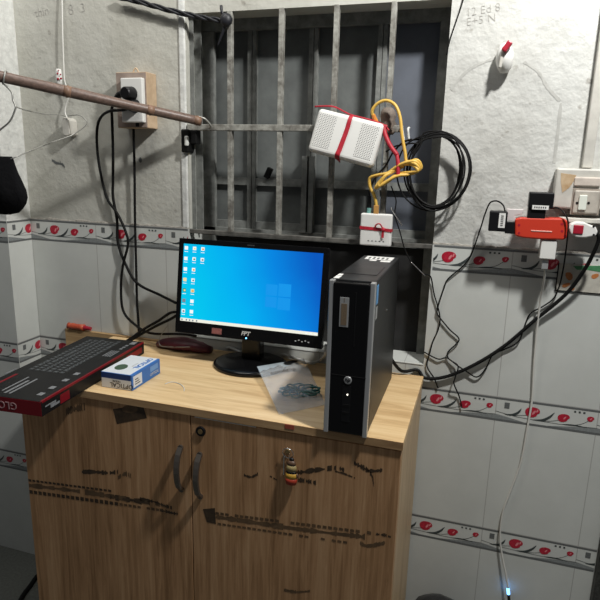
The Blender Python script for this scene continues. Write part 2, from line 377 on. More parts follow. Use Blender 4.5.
k = e.new(0.45); k.color = (0.002, 0.43, 0.88, 1); k = e.new(0.75); k.color = (0.003, 0.24, 0.76, 1)
nt.links.new(g, r.inputs[0]); nt.links.new(r.outputs[0], em.inputs[0]); nt.links.new(em.outputs[0], out.inputs[0]); M['screen'] = m
def emis(name, c, s=1.0):
    m = bpy.data.materials.new(name); m.use_nodes = True; nt = m.node_tree; nt.nodes.clear()
    o = nt.nodes.new('ShaderNodeOutputMaterial'); e = nt.nodes.new('ShaderNodeEmission'); e.inputs[0].default_value = (*c, 1); e.inputs[1].default_value = s
    nt.links.new(e.outputs[0], o.inputs[0]); return m
M['scr_white'] = emis('lit_white_pixels', (0.95, 0.97, 0.95)); M['scr_bar'] = emis('lit_taskbar', (0.90, 0.90, 0.78))
M['scr_pane'] = emis('lit_window_pane', (0.010, 0.31, 0.83)); M['scr_grey'] = emis('lit_grey_pixels', (0.20, 0.25, 0.30)); M['scr_orange'] = emis('lit_orange_pixels', (0.85, 0.35, 0.10))
M['scr_tan'] = emis('lit_yellow_pixels', (0.90, 0.75, 0.35)); M['scr_green'] = emis('lit_green_pixels', (0.05, 0.30, 0.20))

# ------------------------------------------------------------------ the setting
XL, XRW = -0.6120, 0.1050          # window opening
ZT, ZB = 1.795, 0.862
XC, YP = -1.195, -0.10             # inner corner, pier projection
D = 0.22
PY = 0.007                         # the plaster lies this far behind the tile face
mb = MB(); mb.use(M['tile'])
mb.box((XC-0.02, 0, 0), (XL, D, 1.2)); mb.box((XRW, 0, 0), (0.80, D, 1.2)); mb.box((XL, 0, 0), (XRW, D, ZB))
mb.use(M['plaster']); mb.box((XC-0.02, PY, 1.2), (XL, D, 2.45)); mb.box((XL, PY, ZT), (XRW, D, 2.45))
mb.use(M['plaster_rough']); mb.box((XRW, PY, 1.2), (0.80, D, 2.45))
wall = obj('wall_back', mb, keep=True, kind='structure')
mb = MB(); mb.use(M['tile']); mb.box((-1.75, YP, 0), (XC, D, 1.2)); mb.use(M['white_paint']); mb.box((-1.75, YP+0.005, 1.2), (XC-0.004, D, 2.45))
pier = obj('wall_left', mb, keep=True, kind='structure')
for p in pier.data.polygons:
    if abs(p.normal.x) > 0.9 and pier.data.materials[p.material_index] == M['tile']:
        pier.data.materials.append(M['tile_side']) if M['tile_side'].name not in [q.name for q in pier.data.materials] else None
        p.material_index = len(pier.data.materials)-1
mb = MB(); mb.box((-1.75, -1.9, -0.05), (1.0, D, 0)); floor = obj('floor', mb, M['floor'], keep=True, kind='structure')
mb = MB(); mb.box((0.604, -0.03, 0), (0.80, 0.0, 2.2), 0.003); obj('trim_1', mb, M['granite'], keep=True, kind='structure')
# rough cement line along the top of the tiles
def cement_line(x0, x1, y, name, parent):
    mb = MB(); n = int((x1-x0)/0.012); top = []; 
    rows = [[], [], []]
    for i in range(n+1):
        x = x0+(x1-x0)*i/n; h = random.uniform(0.002, 0.008)
        rows[0].append(Vector((x, y+0.001, 1.199))); rows[1].append(Vector((x, y+0.0005, 1.2+h*0.6))); rows[2].append(Vector((x, PY+0.001, 1.2+h)))
    mb.grid(rows); obj(name, mb, M['cement'], parent)
cement_line(XC, XL, 0, 'cement_bead', wall); cement_line(XRW, 0.80, 0, 'cement_bead', wall)

# printed tulip border of the tiles
def clip(poly, lo, hi):
    for sgn, lim in ((1, lo), (-1, hi)):
        outp = []
        for i in range(len(poly)):
            a, b = poly[i-1], poly[i]; da, db = sgn*(a[0]-lim), sgn*(b[0]-lim)
            if (da >= 0) != (db >= 0):
                t = da/(da-db); outp.append((lim, a[1]+t*(b[1]-a[1])))
            if db >= 0: outp.append(b)
        poly = outp
        if len(poly) < 3: return None
    return poly
def ellp(cx, cy, rx, ry, ang=0, n=18, notch=False):
    pts = []
    for k in range(n):
        t = 2*math.pi*k/n; q = 1.0
        if notch: q = 1 + 0.05*math.cos(3*t+0.4) - (0.16 if k == 2 else 0)
        x, y = rx*math.cos(t)*q, ry*math.sin(t)*q
        pts.append((cx+x*math.cos(ang)-y*math.sin(ang), cy+x*math.sin(ang)+y*math.cos(ang)))
    return pts
def blade(pts, wmax, tip=True):
    """tapered stroke as quads"""
    P = [Vector((*p, 0)) for p in pts]; P = spline(P, 5); n = len(P); out = []
    L = []; Rr = []
    for i, p in enumerate(P):
        t = (P[min(i+1, n-1)]-P[max(i-1, 0)]).normalized(); nn = Vector((-t.y, t.x, 0)); s = i/(n-1)
        w_ = wmax*(math.sin(math.pi*min(max(s, 0.03), 0.97))**0.8 if tip else 1)/2
        L.append(p+nn*w_); Rr.append(p-nn*w_)
    for i in range(n-1): out.append([(q.x, q.y) for q in (L[i], L[i+1], Rr[i+1], Rr[i])])
    return out
EL = []   # (layer, material, polygon) for one tile; u to the right, v down from the tile's top edge
def el(layer, m, poly): EL.append((layer, m, poly))
el(1, 'border_grey', [(0, 0.001), (TW, 0.001), (TW, 0.0065), (0, 0.0065)]); el(1, 'border_grey', [(0, 0.063), (TW, 0.063), (TW, 0.069), (0, 0.069)])
el(1, 'border_swoosh', [(0, 0.049), (0.03, 0.054), (0.075, 0.0632), (0, 0.0632)]); el(1, 'border_swoosh', [(0.13, 0.0632), (0.19, 0.0555), (0.22, 0.053), (TW, 0.0515), (TW, 0.0632)])
el(2, 'border_grey', [(0.021, 0.013), (0.034, 0.013), (0.034, 0.030), (0.021, 0.030)])
for pts, wd in (([(0, 0.041), (0.03, 0.046), (0.06, 0.050), (0.11, 0.052), (0.17, 0.053), (0.25, 0.050)], 0.0011),
                ([(0.045, 0.048), (0.065, 0.044), (0.085, 0.040)], 0.0012), ([(0.12, 0.051), (0.14, 0.048), (0.16, 0.042)], 0.0012), ([(0.185, 0.052), (0.21, 0.046), (0.228, 0.034)], 0.0012)):
    for q in blade(pts, wd, False): el(2, 'leaf', q)
for pts, wd in (([(0.024, 0.0475), (0.045, 0.045), (0.058, 0.036), (0.064, 0.024)], 0.0065), ([(0.095, 0.0515), (0.118, 0.049), (0.135, 0.038), (0.146, 0.023)], 0.0068), ([(0.168, 0.0525), (0.195, 0.0505), (0.228, 0.0525)], 0.0035)):
    for q in blade(pts, wd): el(3, 'leaf', q)
el(4, 'tulip', ellp(0.092, 0.030, 0.0185, 0.0145, -0.25, notch=True)); el(5, 'tulip_light', ellp(0.096, 0.031, 0.003, 0.0075, 0.5, 8)); el(5, 'tulip_light', ellp(0.104, 0.025, 0.0022, 0.005, 0.3, 8))
el(4, 'tulip', ellp(0.169, 0.034, 0.0150, 0.0110, -0.3, notch=True)); el(5, 'tulip_light', ellp(0.172, 0.034, 0.002, 0.005, 0.6, 8))
el(4, 'tulip', ellp(0.233, 0.027, 0.0085, 0.0070, -0.3, notch=True)); el(5, 'tulip_light', ellp(0.234, 0.027, 0.0015, 0.0035, 0.6, 8))
for k in range(3): el(4, 'leaf', [(0.192+0.011*k, 0.010), (0.197+0.011*k, 0.010), (0.197+0.011*k, 0.0145), (0.192+0.011*k, 0.0145)])
def border(parent, z, x0, x1, fn, phase):
    mb = MB(); n0 = math.floor((x0-phase)/TW)
    for n in range(n0, n0+20):
        u0 = phase+n*TW
        if u0 > x1: break
        for lay, m, poly in EL:
            q = clip([(p[0]+u0, p[1]) for p in poly], x0, x1)
            if q: mb.use(M[m]); mb.poly([fn(p[0], lay*0.00012+0.0002, z-p[1]) for p in q])
    obj('tile_border', mb, None, parent)
for z in (1.2, 0.8, 0.4):
    if z > 1: 
        border(wall, z, XC, XL-0.004, lambda a, d, b: Vector((a, -d, b)), XR); border(wall, z, XRW+0.004, 0.80, lambda a, d, b: Vector((a, -d, b)), XR)
    else: border(wall, z, XC, 0.603, lambda a, d, b: Vector((a, -d, b)), XR)
    border(pier, z, -1.75, XC-0.001, lambda a, d, b: Vector((a, YP-d, b)), XC)
    border(pier, z, YP+0.001, -0.001, lambda a, d, b: Vector((XC+d, a, b)), YP)

# window: steel frame, folding sheet-metal leaves behind, dark panel below, tiled sill
win = structure('window_1', ((XL+XRW)/2, 0.1, ZB))
YL = 0.115
mb = MB(); mb.box((XL, 0.022, 1.19), (XL+0.012, 0.026, ZT)); mb.box((XL, 0.05, 1.19), (XL+0.022, 0.055, ZT)); mb.box((XL, 0.085, ZB), (XL+0.045, 0.10, ZT-0.031))
mb.box((XL, 0.085, ZT-0.03), (XRW, 0.105, ZT)); mb.box((XRW-0.03, 0.0865, ZB), (XRW, 0.11, ZT-0.001)); mb.box((XL, 0.085, 1.175), (XRW, 0.114, 1.200))
obj('window_frame', mb, M['steelframe'], win)
mb = MB(); mb.box((XL-0.024, PY-0.005, 1.2), (XL-0.004, 0.03, 2.1), 0.004); obj('painted_arris', mb, M['white_paint'], win)
xs = [XL+0.01] + [at(u, 100, YL).x for u in (254, 314, 381)] + [XRW]
zr = at(250, 181, YL).z
for i in range(4):
    a, b = xs[i], xs[i+1]
    mb = MB(); mb.use(M['leafblue'] if i == 3 else M['leafmetal']); mb.box((a, YL, 1.2), (b, YL+0.006, ZT-0.02))
    if i < 3:
        mb.use(M['steelframe']); mb.box((b-0.014, YL-0.016, 1.2), (b-0.001, YL, ZT-0.03)); mb.box((a+0.001, YL-0.016, 1.2), (a+0.012, YL, ZT-0.03))
    else:
        mb.use(M['steelframe']); mb.box((a+0.001, YL-0.016, 1.2), (a+0.012, YL, ZT-0.03))
    mb.use(M['steelframe']); mb.box((a+0.012, YL-0.013, zr-0.012), (b-0.014, YL, zr+0.010)); mb.box((a+0.012, YL-0.013, 1.2), (b-0.014, YL, 1.222))
    obj('shutter_leaf', mb, None, win)
p = at(304, 200, YL-0.03); zt_ = at(304, 156, YL-0.03).z
mb = MB(); mb.box((p.x-0.008, YL-0.035, 1.2), (p.x+0.008, YL-0.016, zt_)); mb.box((p.x+0.014, YL-0.035, 1.2), (p.x+0.028, YL-0.016, zt_)); obj('shutter_bolt', mb, M['steelframe'], win)
mb = MB(); mb.box((XL, 0.10, ZB), (XRW, 0.125, 1.175)); obj('lower_panel', mb, M['dark'], win, label='black panel filling the lower part of the window opening')  # plain black panel at the back of the lower opening
mb = MB(); mb.box((XL, 0.0, ZB-0.004), (XRW, 0.10, ZB+0.004), 0.002); obj('window_sill', mb, M['tile'], win)
p = at(190, 142, 0.01)
mb = MB(); mb.use(M['black_matt']); mb.box((p.x-0.018, -0.012, p.z-0.03), (p.x+0.006, 0.03, p.z+0.035), 0.004); mb.box((p.x+0.006, 0.0, p.z-0.006), (p.x+0.026, 0.03, p.z+0.034), 0.003); mb.use(M['white_paint']); mb.box((p.x-0.004, -0.018, p.z-0.012), (p.x+0.006, 0.0, p.z+0.016), 0.003)
obj('hinge', mb, None, win)
p = at(268, 173, YL-0.02); mb = MB(); mb.M = Matrix.Translation(p) @ Matrix.Rotation(0.45, 4, 'Y'); mb.box((-0.008, -0.004, -0.016), (0.008, 0.012, 0.016), 0.002); obj('latch_plate', mb, M['black_matt'], win)

# faint writing and filled cable channels in the plaster
mb = MB()
for body, u, v, sz, y in (('thin', 42, 12, 0.034, PY), ('8', 71, 10, 0.042, PY), ('3', 83, 8, 0.036, PY), ('12 Ed 8', 483, 10, 0.026, PY), ('E+5 N', 481, 20, 0.026, PY)):
    q = at(u, v, y-0.0006); merge(mb, text_mb(body, sz, q, (1, 0, 0.12), (-0.12, 0, 1), M['pencil'], -0.0006))
obj('pencil_writing', mb, None, wall)
def seam(pts, wd):
    P = spline([at(u, v, PY) for u, v in pts], 6); mb = MB(); rows = [[], []]
    for i, p in enumerate(P):
        t = (P[min(i+1, len(P)-1)]-P[max(i-1, 0)]).normalized(); nn = Vector((-t.z, 0, t.x)); k = wd*random.uniform(0.6, 1.2)
        rows[0].append(p+nn*k+Vector((0, -0.0007, 0))); rows[1].append(p-nn*k+Vector((0, -0.0007, 0)))
    mb.grid(rows); obj('plaster_seam', mb, M['seam'], wall)
seam([(493, 59), (475, 66), (462, 76), (451, 90)], 0.0035); seam([(524, 62), (538, 72), (548, 88), (560, 101)], 0.0035); seam([(561, 103), (558, 130), (554, 163)], 0.0035)

# ------------------------------------------------------------------ cabinet
X0, X1, YF, YB, HT = -0.8826, 0.1075, -0.428, -0.016, 0.837
XM = (X0+X1)/2
cab = thing('wooden_cabinet', 'low two-door oak laminate cabinet standing under the barred window', 'cabinet', (XM, (YF+YB)/2, 0))
mb = MB(); mb.box((X0-0.004, YF-0.003, HT-0.019), (X1+0.002, YB, HT), 0.0015); top = obj('top_panel', mb, M['wood_top'], cab)
mb = MB(); mb.box((X0-0.004, YF-0.0036, HT-0.0188), (X1+0.002, YF-0.0025, HT-0.0006)); obj('edge_band', mb, wood_mat('brown_edging', (0.28, 0.165, 0.08), (0.42, 0.265, 0.135), (0.52, 0.35, 0.19), (5, 60, 60)), top, label='browner front edging')  # front edge strip, browner than the top panel
for x in (X0, X1-0.018):
    mb = MB(); mb.box((x, YF+0.018, 0), (x+0.018, YB, HT-0.019), 0.0008); obj('side_panel', mb, M['wood_side'], cab)
mb = MB(); mb.box((X0+0.018, YB-0.008, 0.06), (X1-0.018, YB, HT-0.019)); obj('back_panel', mb, M['wood_side'], cab)
mb = MB(); mb.box((X0+0.018, YF+0.02, 0.05), (X1-0.018, YB-0.008, 0.068)); obj('bottom_panel', mb, M['wood_side'], cab)
mb = MB(); mb.box((X0+0.018, YF+0.03, 0), (X1-0.018, YF+0.046, 0.05)); obj('plinth', mb, M['wood_door'], cab)
YD = YF
dl = MB(); dl.box((X0+0.001, YD, 0.055), (XM-0.0012, YD+0.017, HT-0.0205), 0.001); dl = obj('door', dl, M['wood_door'], cab)
dr = MB(); dr.box((XM+0.0012, YD, 0.055), (X1-0.001, YD+0.017, HT-0.0225), 0.001); dr = obj('door', dr, M['wood_door'], cab)
a = at(190, 414.5, YD); c = at(256, 425, YD)
mb = MB(); mb.box((a.x+0.012, YD-0.0006, HT-0.0232), (c.x, YD+0.010, HT-0.0215)); obj('bare_edge', mb, M['label_white'], dr, label='pale chipped edge along the top of the right door')
for (u0, v0, u1, v1), door in (((182, 447, 184, 489), dl), ((201, 454, 203, 496), dr)):
    a = at(u0-1, v0, YD); c = at(u1-2, v1, YD); x = (a.x+c.x)/2; pts = []
    for k in range(9):
        s = k/8; pts.append(Vector((x, YD-0.003-0.022*math.sin(math.pi*s)**0.6, a.z+(c.z-a.z)*s)))
    mb = MB(); rg = []
    for i, p in enumerate(pts):
        t = (pts[min(i+1, 8)]-pts[max(i-1, 0)]).normalized(); n = t.cross(Vector((1, 0, 0)))
        hw = 0.0065
        rg.append([p+Vector((hw*sx, 0, 0))+n*0.003*sy for sx, sy in ((-1, -1), (1, -1), (1, 1), (-1, 1))])
    mb.rings(rg, smooth=False)
    mb.cyl(pts[0]+Vector((0, 0.004, 0)), pts[0]+Vector((0, -0.002, 0)), 0.0065); mb.cyl(pts[-1]+Vector((0, 0.004, 0)), pts[-1]+Vector((0, -0.002, 0)), 0.0065)
    obj('handle', mb, M['bronze'], door)
p = at(201, 431, YD); mb = MB(); mb.use(M['black']); mb.cyl(p+Vector((0, 0.002, 0)), p+Vector((0, -0.004, 0)), 0.0125, rim=0.001); mb.use(M['brass']); mb.cyl(p+Vector((0, -0.003, 0)), p+Vector((0, -0.005, 0)), 0.006)
obj('lock', mb, None, dr)
p = at(288, 451, YD); mb = MB(); mb.cyl(p+Vector((0, 0.001, 0)), p+Vector((0, -0.004, 0)), 0.006, rim=0.001); obj('lock', mb, M['brass'], dr)
p = at(290, 427, YF-0.003); mb = MB(); mb.box((p.x-0.012, YF-0.0044, p.z-0.005), (p.x+0.010, YF-0.0032, p.z+0.006), 0.0005); obj('red_patch', mb, mat('dull_red_mark', (0.42, 0.085, 0.05), 0.6, var=0.3, vscale=150), top, label='small red mark on the front edge of the top')

# stencilled tyre-tread prints and stains on the doors
def decal(mb, poly, lay=1): mb.poly([Vector((p[0], YD-0.0002-0.00012*lay, p[1])) for p in poly])
def smear(mb, pts, wd, jag=0.5, lay=1):
    P = spline([at(u, v, YD) for u, v in pts], 6); n = len(P)
    for i in range(n-1):
        s = i/(n-1); h0 = wd*(0.25+random.random()*jag*1.6); h1 = wd*(0.25+random.random()*jag*1.6)
        if random.random() < 0.12*jag: continue
        a, b = P[i], P[i+1]; decal(mb, [(a.x, a.z+h0), (b.x, b.z+h1), (b.x, b.z-h1*0.8), (a.x, a.z-h0*0.8)], lay)
sl, sr = MB(), MB()
def tread(mb, m, u0, v0, u1, v1, n, size, fade=0.0):
    a, b = at(u0, v0, YD), at(u1, v1, YD); mb.use(M[m])
    for k in range(n):
        if random.random() < fade*k/n: continue
        s = (k+0.5)/n; c = a.lerp(b, s); w_ = (b.x-a.x)/n*0.36; h = size*random.uniform(0.85, 1.1)
        decal(mb, [(c.x-w_, c.z-h), (c.x+w_, c.z-h), (c.x+w_, c.z+h), (c.x-w_, c.z+h)], 2)
tread(sl, 'stain', 28, 480, 112, 491, 20, 0.0032); tread(sl, 'stain', 29, 491.5, 119, 504, 19, 0.0052)
tread(sl, 'stain_soft', 119, 504, 160, 510, 9, 0.0035, 0.5)
sl.use(M['stain_soft']); smear(sl, [(29, 485.5), (60, 489), (90, 493), (120, 498), (160, 505)], 0.009, 0.5)
sl.use(M['stain']); smear(sl, [(110, 497), (130, 500), (150, 503)], 0.006, 0.8, 2); smear(sl, [(140, 499), (155, 502), (165, 506), (172, 508)], 0.004, 0.9, 2); smear(sl, [(82, 472), (95, 472), (108, 473), (118, 472)], 0.009, 0.4)
smear(sl, [(160, 510), (172, 513), (178, 514)], 0.004, 0.9)
q = [at(u, v, YD) for u, v in ((113, 409), (143, 405), (147, 418), (117, 424))]; decal(sl, [(p.x, p.z) for p in q], 1)
sl.use(M['stain_soft']); decal(sl, [(p.x, p.z) for p in [at(u, v, YD) for u, v in ellp(130, 409, 8, 4)]], 2)
smear(sl, [(66, 412), (75, 409), (85, 407)], 0.011, 0.6); smear(sl, [(118, 478), (125, 474), (131, 476)], 0.008, 0.8)
obj('stencil_marks', sl, None, dl, label='dark printed tread marks and stains')
tread(sr, 'stain_soft', 215, 513, 372, 533, 30, 0.0036, 0.35); tread(sr, 'stain_soft', 217, 523.5, 365, 545, 28, 0.0026, 0.5)
sr.use(M['stain_soft']); smear(sr, [(216, 517), (250, 522), (290, 528), (330, 533), (365, 537)], 0.010, 0.45)
sr.use(M['stain']); q = [at(u, v, YD) for u, v in ((203, 509), (215, 508), (216, 524), (207, 522))]; decal(sr, [(p.x, p.z) for p in q], 2)
smear(sr, [(244, 475), (251, 477), (258, 474)], 0.004, 0.7); smear(sr, [(270, 476), (277, 480)], 0.003, 0.4)
smear(sr, [(297, 473), (310, 471), (325, 469), (338, 468), (345, 471)], 0.005, 0.9); smear(sr, [(335, 471), (345, 474), (355, 478)], 0.0025, 0.6); smear(sr, [(298, 480), (306, 481), (316, 483)], 0.005, 0.9)
smear(sr, [(354, 463), (362, 467), (370, 471), (384, 470)], 0.005, 0.9); smear(sr, [(366, 468), (372, 476), (374, 486)], 0.005, 0.9); smear(sr, [(376, 534), (384, 535), (391, 537)], 0.004, 0.7)
sr.use(M['stain_soft']); smear(sr, [(360, 543), (368, 546), (385, 543)], 0.005, 0.8); smear(sr, [(284, 590), (296, 592), (310, 591)], 0.004, 0.8)
obj('stencil_marks', sr, None, dr, label='brown printed tread mark and stains')

# plank behind the cabinet top, with an orange handle on it
a = at(93, 332, -0.008); mb = MB(); mb.box((-1.075, YB+0.0005, HT-0.10), (-0.60, -0.0015, HT+0.004), 0.001)
obj('wooden_plank', mb, M['plank'], label='raw wooden plank standing on edge between cabinet and tiled wall', cat='plank')
sd = thing('screwdriver', 'orange red ribbed handle lying on the plank behind the keyboard box', 'tool', (-1.02, -0.009, HT+0.004))
zc = HT+0.0157
mb = MB(); mb.tube([(-1.060, -0.0135, zc), (-1.053, -0.0135, zc), (-1.045, -0.0135, zc), (-1.030, -0.0135, zc), (-1.010, -0.0135, zc), (-0.999, -0.0135, zc)], lambda t: 0.0115-0.003*math.sin(t*9)**2, 14, False); obj('grip', mb, M['orange'], sd)
mb = MB(); mb.cyl((-0.999, -0.0135, zc), (-0.973, -0.0135, zc-0.001), 0.0075, 0.006); obj('collar', mb, M['red_dark'], sd)

# ------------------------------------------------------------------ computer tower
TX, TY, TWD, THT, TD = -0.0625, -0.4431, 0.0945, 0.333, 0.365
TY += 0.003
pc = thing('computer_tower', 'black computer tower with silver edges standing on the right end of the cabinet', 'computer', (TX+TWD/2, TY+TD/2, HT), 0.0067)
R_ = Matrix.Translation((0, 0, 0))
lx0, lx1, ly0, ly1 = -TWD/2, TWD/2, -TD/2, TD/2
def lmb():
    q = MB(); return q
mb = lmb(); mb.use(M['case']); mb.box((lx0+0.001, ly0+0.022, 0.004), (lx1-0.001, ly1, THT-0.003), 0.002)
for k in range(4): mb.box((lx0+0.012, ly0+0.05+0.075*k, 0.0), (lx0+0.03, ly0+0.06+0.075*k, 0.005)); mb.box((lx1-0.03, ly0+0.05+0.075*k, 0.0), (lx1-0.012, ly0+0.06+0.075*k, 0.005))
obj('case', mb, None, pc, local=True)
mb = lmb(); mb.box((lx0+0.002, ly0+0.023, THT-0.004), (lx1-0.002, ly1-0.002, THT), 0.0015); mb.box((lx0+0.012, ly0+0.09, THT-0.001), (lx1-0.012, ly0+0.20, THT+0.0012), 0.0008); topc = obj('top_cover', mb, M['casetop'], pc, local=True)
mb = lmb(); mb.box((lx0+0.009, ly0+0.002, 0.002), (lx1-0.009, ly0+0.023, THT-0.003), 0.003); fp = obj('front_panel', mb, M['black_gloss'], pc, local=True)
for x in (lx0, lx1-0.010):
    mb = lmb(); mb.prism([(ly0, 0.0), (ly0+0.012, 0.0), (ly0+0.022, THT), (ly0+0.004, THT)], x, x+0.010, 'x', 0.0015); obj('edge_trim', mb, M['silver'], pc, local=True)
def front(name, u0, u1, z0, z1, m, d=0.0012, parent=None, bev=0.0004):
    mb = lmb(); mb.box((lx0+u0, ly0+0.002-d, z0), (lx0+u1, ly0+0.004, z1), bev); return obj(name, mb, m, parent or fp, local=True)
s = front('spec_label', 0.0245, 0.0435, THT-0.095, THT-0.033, M['silver'], 0.0012)
mb = lmb(); mb.use(M['label_brown']); mb.box((lx0+0.028, ly0+0.0003, THT-0.091), (lx0+0.040, ly0+0.002, THT-0.046)); mb.box((lx0+0.0335, ly0+0.0003, THT-0.043), (lx0+0.0343, ly0+0.002, THT-0.034)); obj('label_print', mb, None, s, local=True)
front('drive_tray', 0.0560, 0.0585, THT-0.30+0.165, THT-0.02, M['black'], 0.0006); front('seam_line', 0.012, 0.086, 0.132, 0.1335, M['black_matt'], 0.0006); front('port_strip', 0.038, 0.056, 0.03, 0.112, M['black'], 0.0008)
for z, nm in ((0.047, 'usb_port'), (0.064, 'usb_port')): front(nm, 0.0405, 0.0535, z, z+0.006, M['black_matt'], 0.0014)
front('power_light', 0.0475, 0.0505, 0.0905, 0.0935, M['led_white'], 0.0016)
mb = lmb(); mb.use(M['silver']); cx_, cz_ = lx0+0.0485, 0.124; mb.cyl((cx_, ly0+0.003, cz_), (cx_, ly0-0.0002, cz_), 0.0085, rim=0.0008)
merge(mb, text_mb('hp', 0.0115, (cx_, ly0-0.0006, cz_+0.0008), (1, 0, 0), (0.2, 0, 1), M['black_gloss'], 0.0003)); obj('logo_badge', mb, None, fp, local=True)
mb = lmb(); mb.box((lx0+0.014, ly1-0.062, THT-0.001), (lx1-0.012, ly1-0.012, THT+0.0006)); lab = obj('paper_label', mb, M['label_white'], topc, local=True)
mb = lmb()
for k in range(5): mb.box((lx0+0.022+0.011*k, ly1-0.055, THT), (lx0+0.027+0.011*k, ly1-0.03+0.004*(k % 2), THT+0.0009))
obj('label_print', mb, M['dim_print'], lab, local=True)
mb = lmb(); mb.box((lx0+0.03, ly1-0.084, THT-0.001), (lx0+0.047, ly1-0.068, THT+0.0006)); mb.box((lx0+0.058, ly1-0.09, THT-0.001), (lx0+0.082, ly1-0.07, THT+0.0006)); obj('paper_label', mb, M['label_white'], topc, local=True)
mb = lmb(); mb.box((lx0+0.003, ly0+0.027, THT-0.001), (lx0+0.014, ly0+0.055, THT+0.0006)); mb.box((lx0+0.003, ly0+0.060, THT-0.001), (lx0+0.013, ly0+0.078, THT+0.0006)); obj('paper_label', mb, M['label_white'], topc, local=True)
mb = lmb(); mb.use(M['sticker_blue']); mb.box((lx1-0.002, ly0+0.030, THT-0.050), (lx1-0.0004, ly0+0.052, THT-0.010)); mb.use(M['silver']); mb.box((lx1-0.002, ly0+0.030, THT-0.082), (lx1-0.0004, ly0+0.050, THT-0.056)); obj('side_sticker', mb, None, pc, local=True)
mb = lmb(); mb.cyl((lx1-0.002, ly0+0.19, 0.235), (lx1+0.0004, ly0+0.19, 0.235), 0.003); obj('side_screw', mb, M['chrome'], pc, local=True)

# ------------------------------------------------------------------ monitor
MX, MYc, MZ, MWd, MH, TILT = -0.366, -0.13, 1.055, 0.433, 0.267, 0.144
mon = thing('computer_monitor', 'black flat monitor showing a blue desktop in the middle of the cabinet top', 'monitor', (MX, -0.10, HT), 0.007)
TL = Matrix.Translation((0, MYc+0.10, MZ-HT)) @ Matrix.Rotation(-TILT, 4, 'X')
def pm(): q = MB(); q.M = TL; return q
hw, hh = MWd/2, MH/2; bz, bzb = 0.0135, 0.034
mb = pm(); mb.box((-hw, 0.004, -hh), (hw, 0.022, hh), 0.004); mb.box((-hw+0.05, 0.02, -hh+0.03), (hw-0.05, 0.05, hh-0.05), 0.012); sh = obj('rear_shell', mb, M['black'], mon, local=True)
mb = pm()
for lo, hi in (((-hw, -hh), (hw, -hh+bzb)), ((-hw, hh-0.015), (hw, hh)), ((-hw, -hh+bzb), (-hw+bz, hh-0.015)), ((hw-bz, -hh+bzb), (hw, hh-0.015))): mb.box((lo[0], 0.0, lo[1]), (hi[0], 0.006, hi[1]), 0.0012)
bez = obj('bezel', mb, M['black_gloss'], mon, local=True)
mb = pm(); sx0, sx1, sz0, sz1 = -hw+bz-0.001, hw-bz+0.001, -hh+bzb-0.001, hh-0.0145
mb.poly([(sx0, 0.0035, sz0), (sx1, 0.0035, sz0), (sx1, 0.0035, sz1), (sx0, 0.0035, sz1)]); scr = obj('screen', mb, M['screen'], mon, local=True)
def sq(mb, x0, z0, x1, z1, m, d=0.0033): mb.use(M[m]); mb.poly([(x0, d, z0), (x1, d, z0), (x1, d, z1), (x0, d, z1)])
mb = pm(); sq(mb, sx0, sz0, sx1, sz0+0.0095, 'scr_bar')
for k, u in enumerate((0.004, 0.018, 0.028, 0.038, 0.05)): sq(mb, sx0+u, sz0+0.0025, sx0+u+0.0045, sz0+0.007, 'scr_grey', 0.0031)
for k in range(3): sq(mb, sx1-0.012-0.012*k, sz0+0.003, sx1-0.006-0.012*k, sz0+0.0065, 'scr_white', 0.0031)
obj('taskbar', mb, None, scr, local=True)
mb = pm(); lc = Vector((sx0+(sx1-sx0)*0.705, 0, sz0+(sz1-sz0)*0.43)); q = 0.0015
for (x0, z0, x1, z1) in ((-0.034, q, -q, 0.032), (q, q, 0.037, 0.036), (-0.034, -0.030, -q, -q), (q, -0.034, 0.037, -q)):
    mb.use(M['scr_pane']); s0 = 0.002
    mb.poly([(lc.x+x0, 0.0033, lc.z+z0), (lc.x+x1, 0.0033, lc.z+z0), (lc.x+x1, 0.0033, lc.z+z1), (lc.x+x0, 0.0033, lc.z+z1)])
obj('wallpaper_emblem', mb, None, scr, local=True, label='pale blue four-pane window emblem')
mb = pm(); iw = 0.0105
icons = [('scr_white', None), ('scr_white', 'scr_tan'), ('scr_white', 'scr_orange'), ('scr_white', None), ('scr_white', 'scr_green'), ('scr_white', 'scr_grey'), ('scr_white', None), ('scr_white', 'scr_orange'), None, ('scr_tan', None), ('scr_white', 'scr_grey'), None, ('scr_green', 'scr_tan'), ('scr_tan', 'scr_orange'), None, ('scr_grey', None), ('scr_white', None), None, ('scr_white', 'scr_grey'), ('scr_white', None), None]
for i, ic in enumerate(icons):
    if not ic: continue
    c_, r_ = i % 3, i//3; x = sx0+0.004+0.0255*c_; z = sz1-0.017-0.0297*r_
    sq(mb, x, z, x+iw, z+iw*0.95, ic[0])
    if ic[1]: sq(mb, x+iw*0.3, z+iw*0.2, x+iw*0.85, z+iw*0.65, ic[1], 0.0031)
    sq(mb, x-0.0005, z-0.006, x+iw+0.0005, z-0.0045, 'scr_white', 0.0031)
obj('desktop_icons', mb, None, scr, local=True)
mb = text_mb('FPT', 0.016, (0.0, -0.0004, -hh+0.018), (1, 0, 0), (0.25, 0, 1), M['pale_print'], 0.0006); mb.v = [TL @ p for p in mb.v]; obj('logo_lettering', mb, None, bez, local=True)
mb = pm(); mb.cyl((0.002, 0.002, -hh+0.006), (0.002, -0.0006, -hh+0.006), 0.0022, sides=10); obj('power_light', mb, M['led_blue'], bez, local=True)
mb = pm(); mb.box((-0.102, -0.0007, -hh+0.008), (-0.072, 0.002, -hh+0.024)); st = obj('inspection_sticker', mb, mat('dull_pink_sticker', (0.36, 0.13, 0.12), 0.6, var=0.4, vscale=200), bez, local=True)
mb = pm()
for k in range(5): mb.box((hw-0.075+0.009*k, -0.0005, -hh+0.013+0.003*(k % 2)), (hw-0.071+0.009*k, 0.002, -hh+0.0155+0.003*(k % 2)))
obj('button_marks', mb, M['pale_print'], bez, local=True)
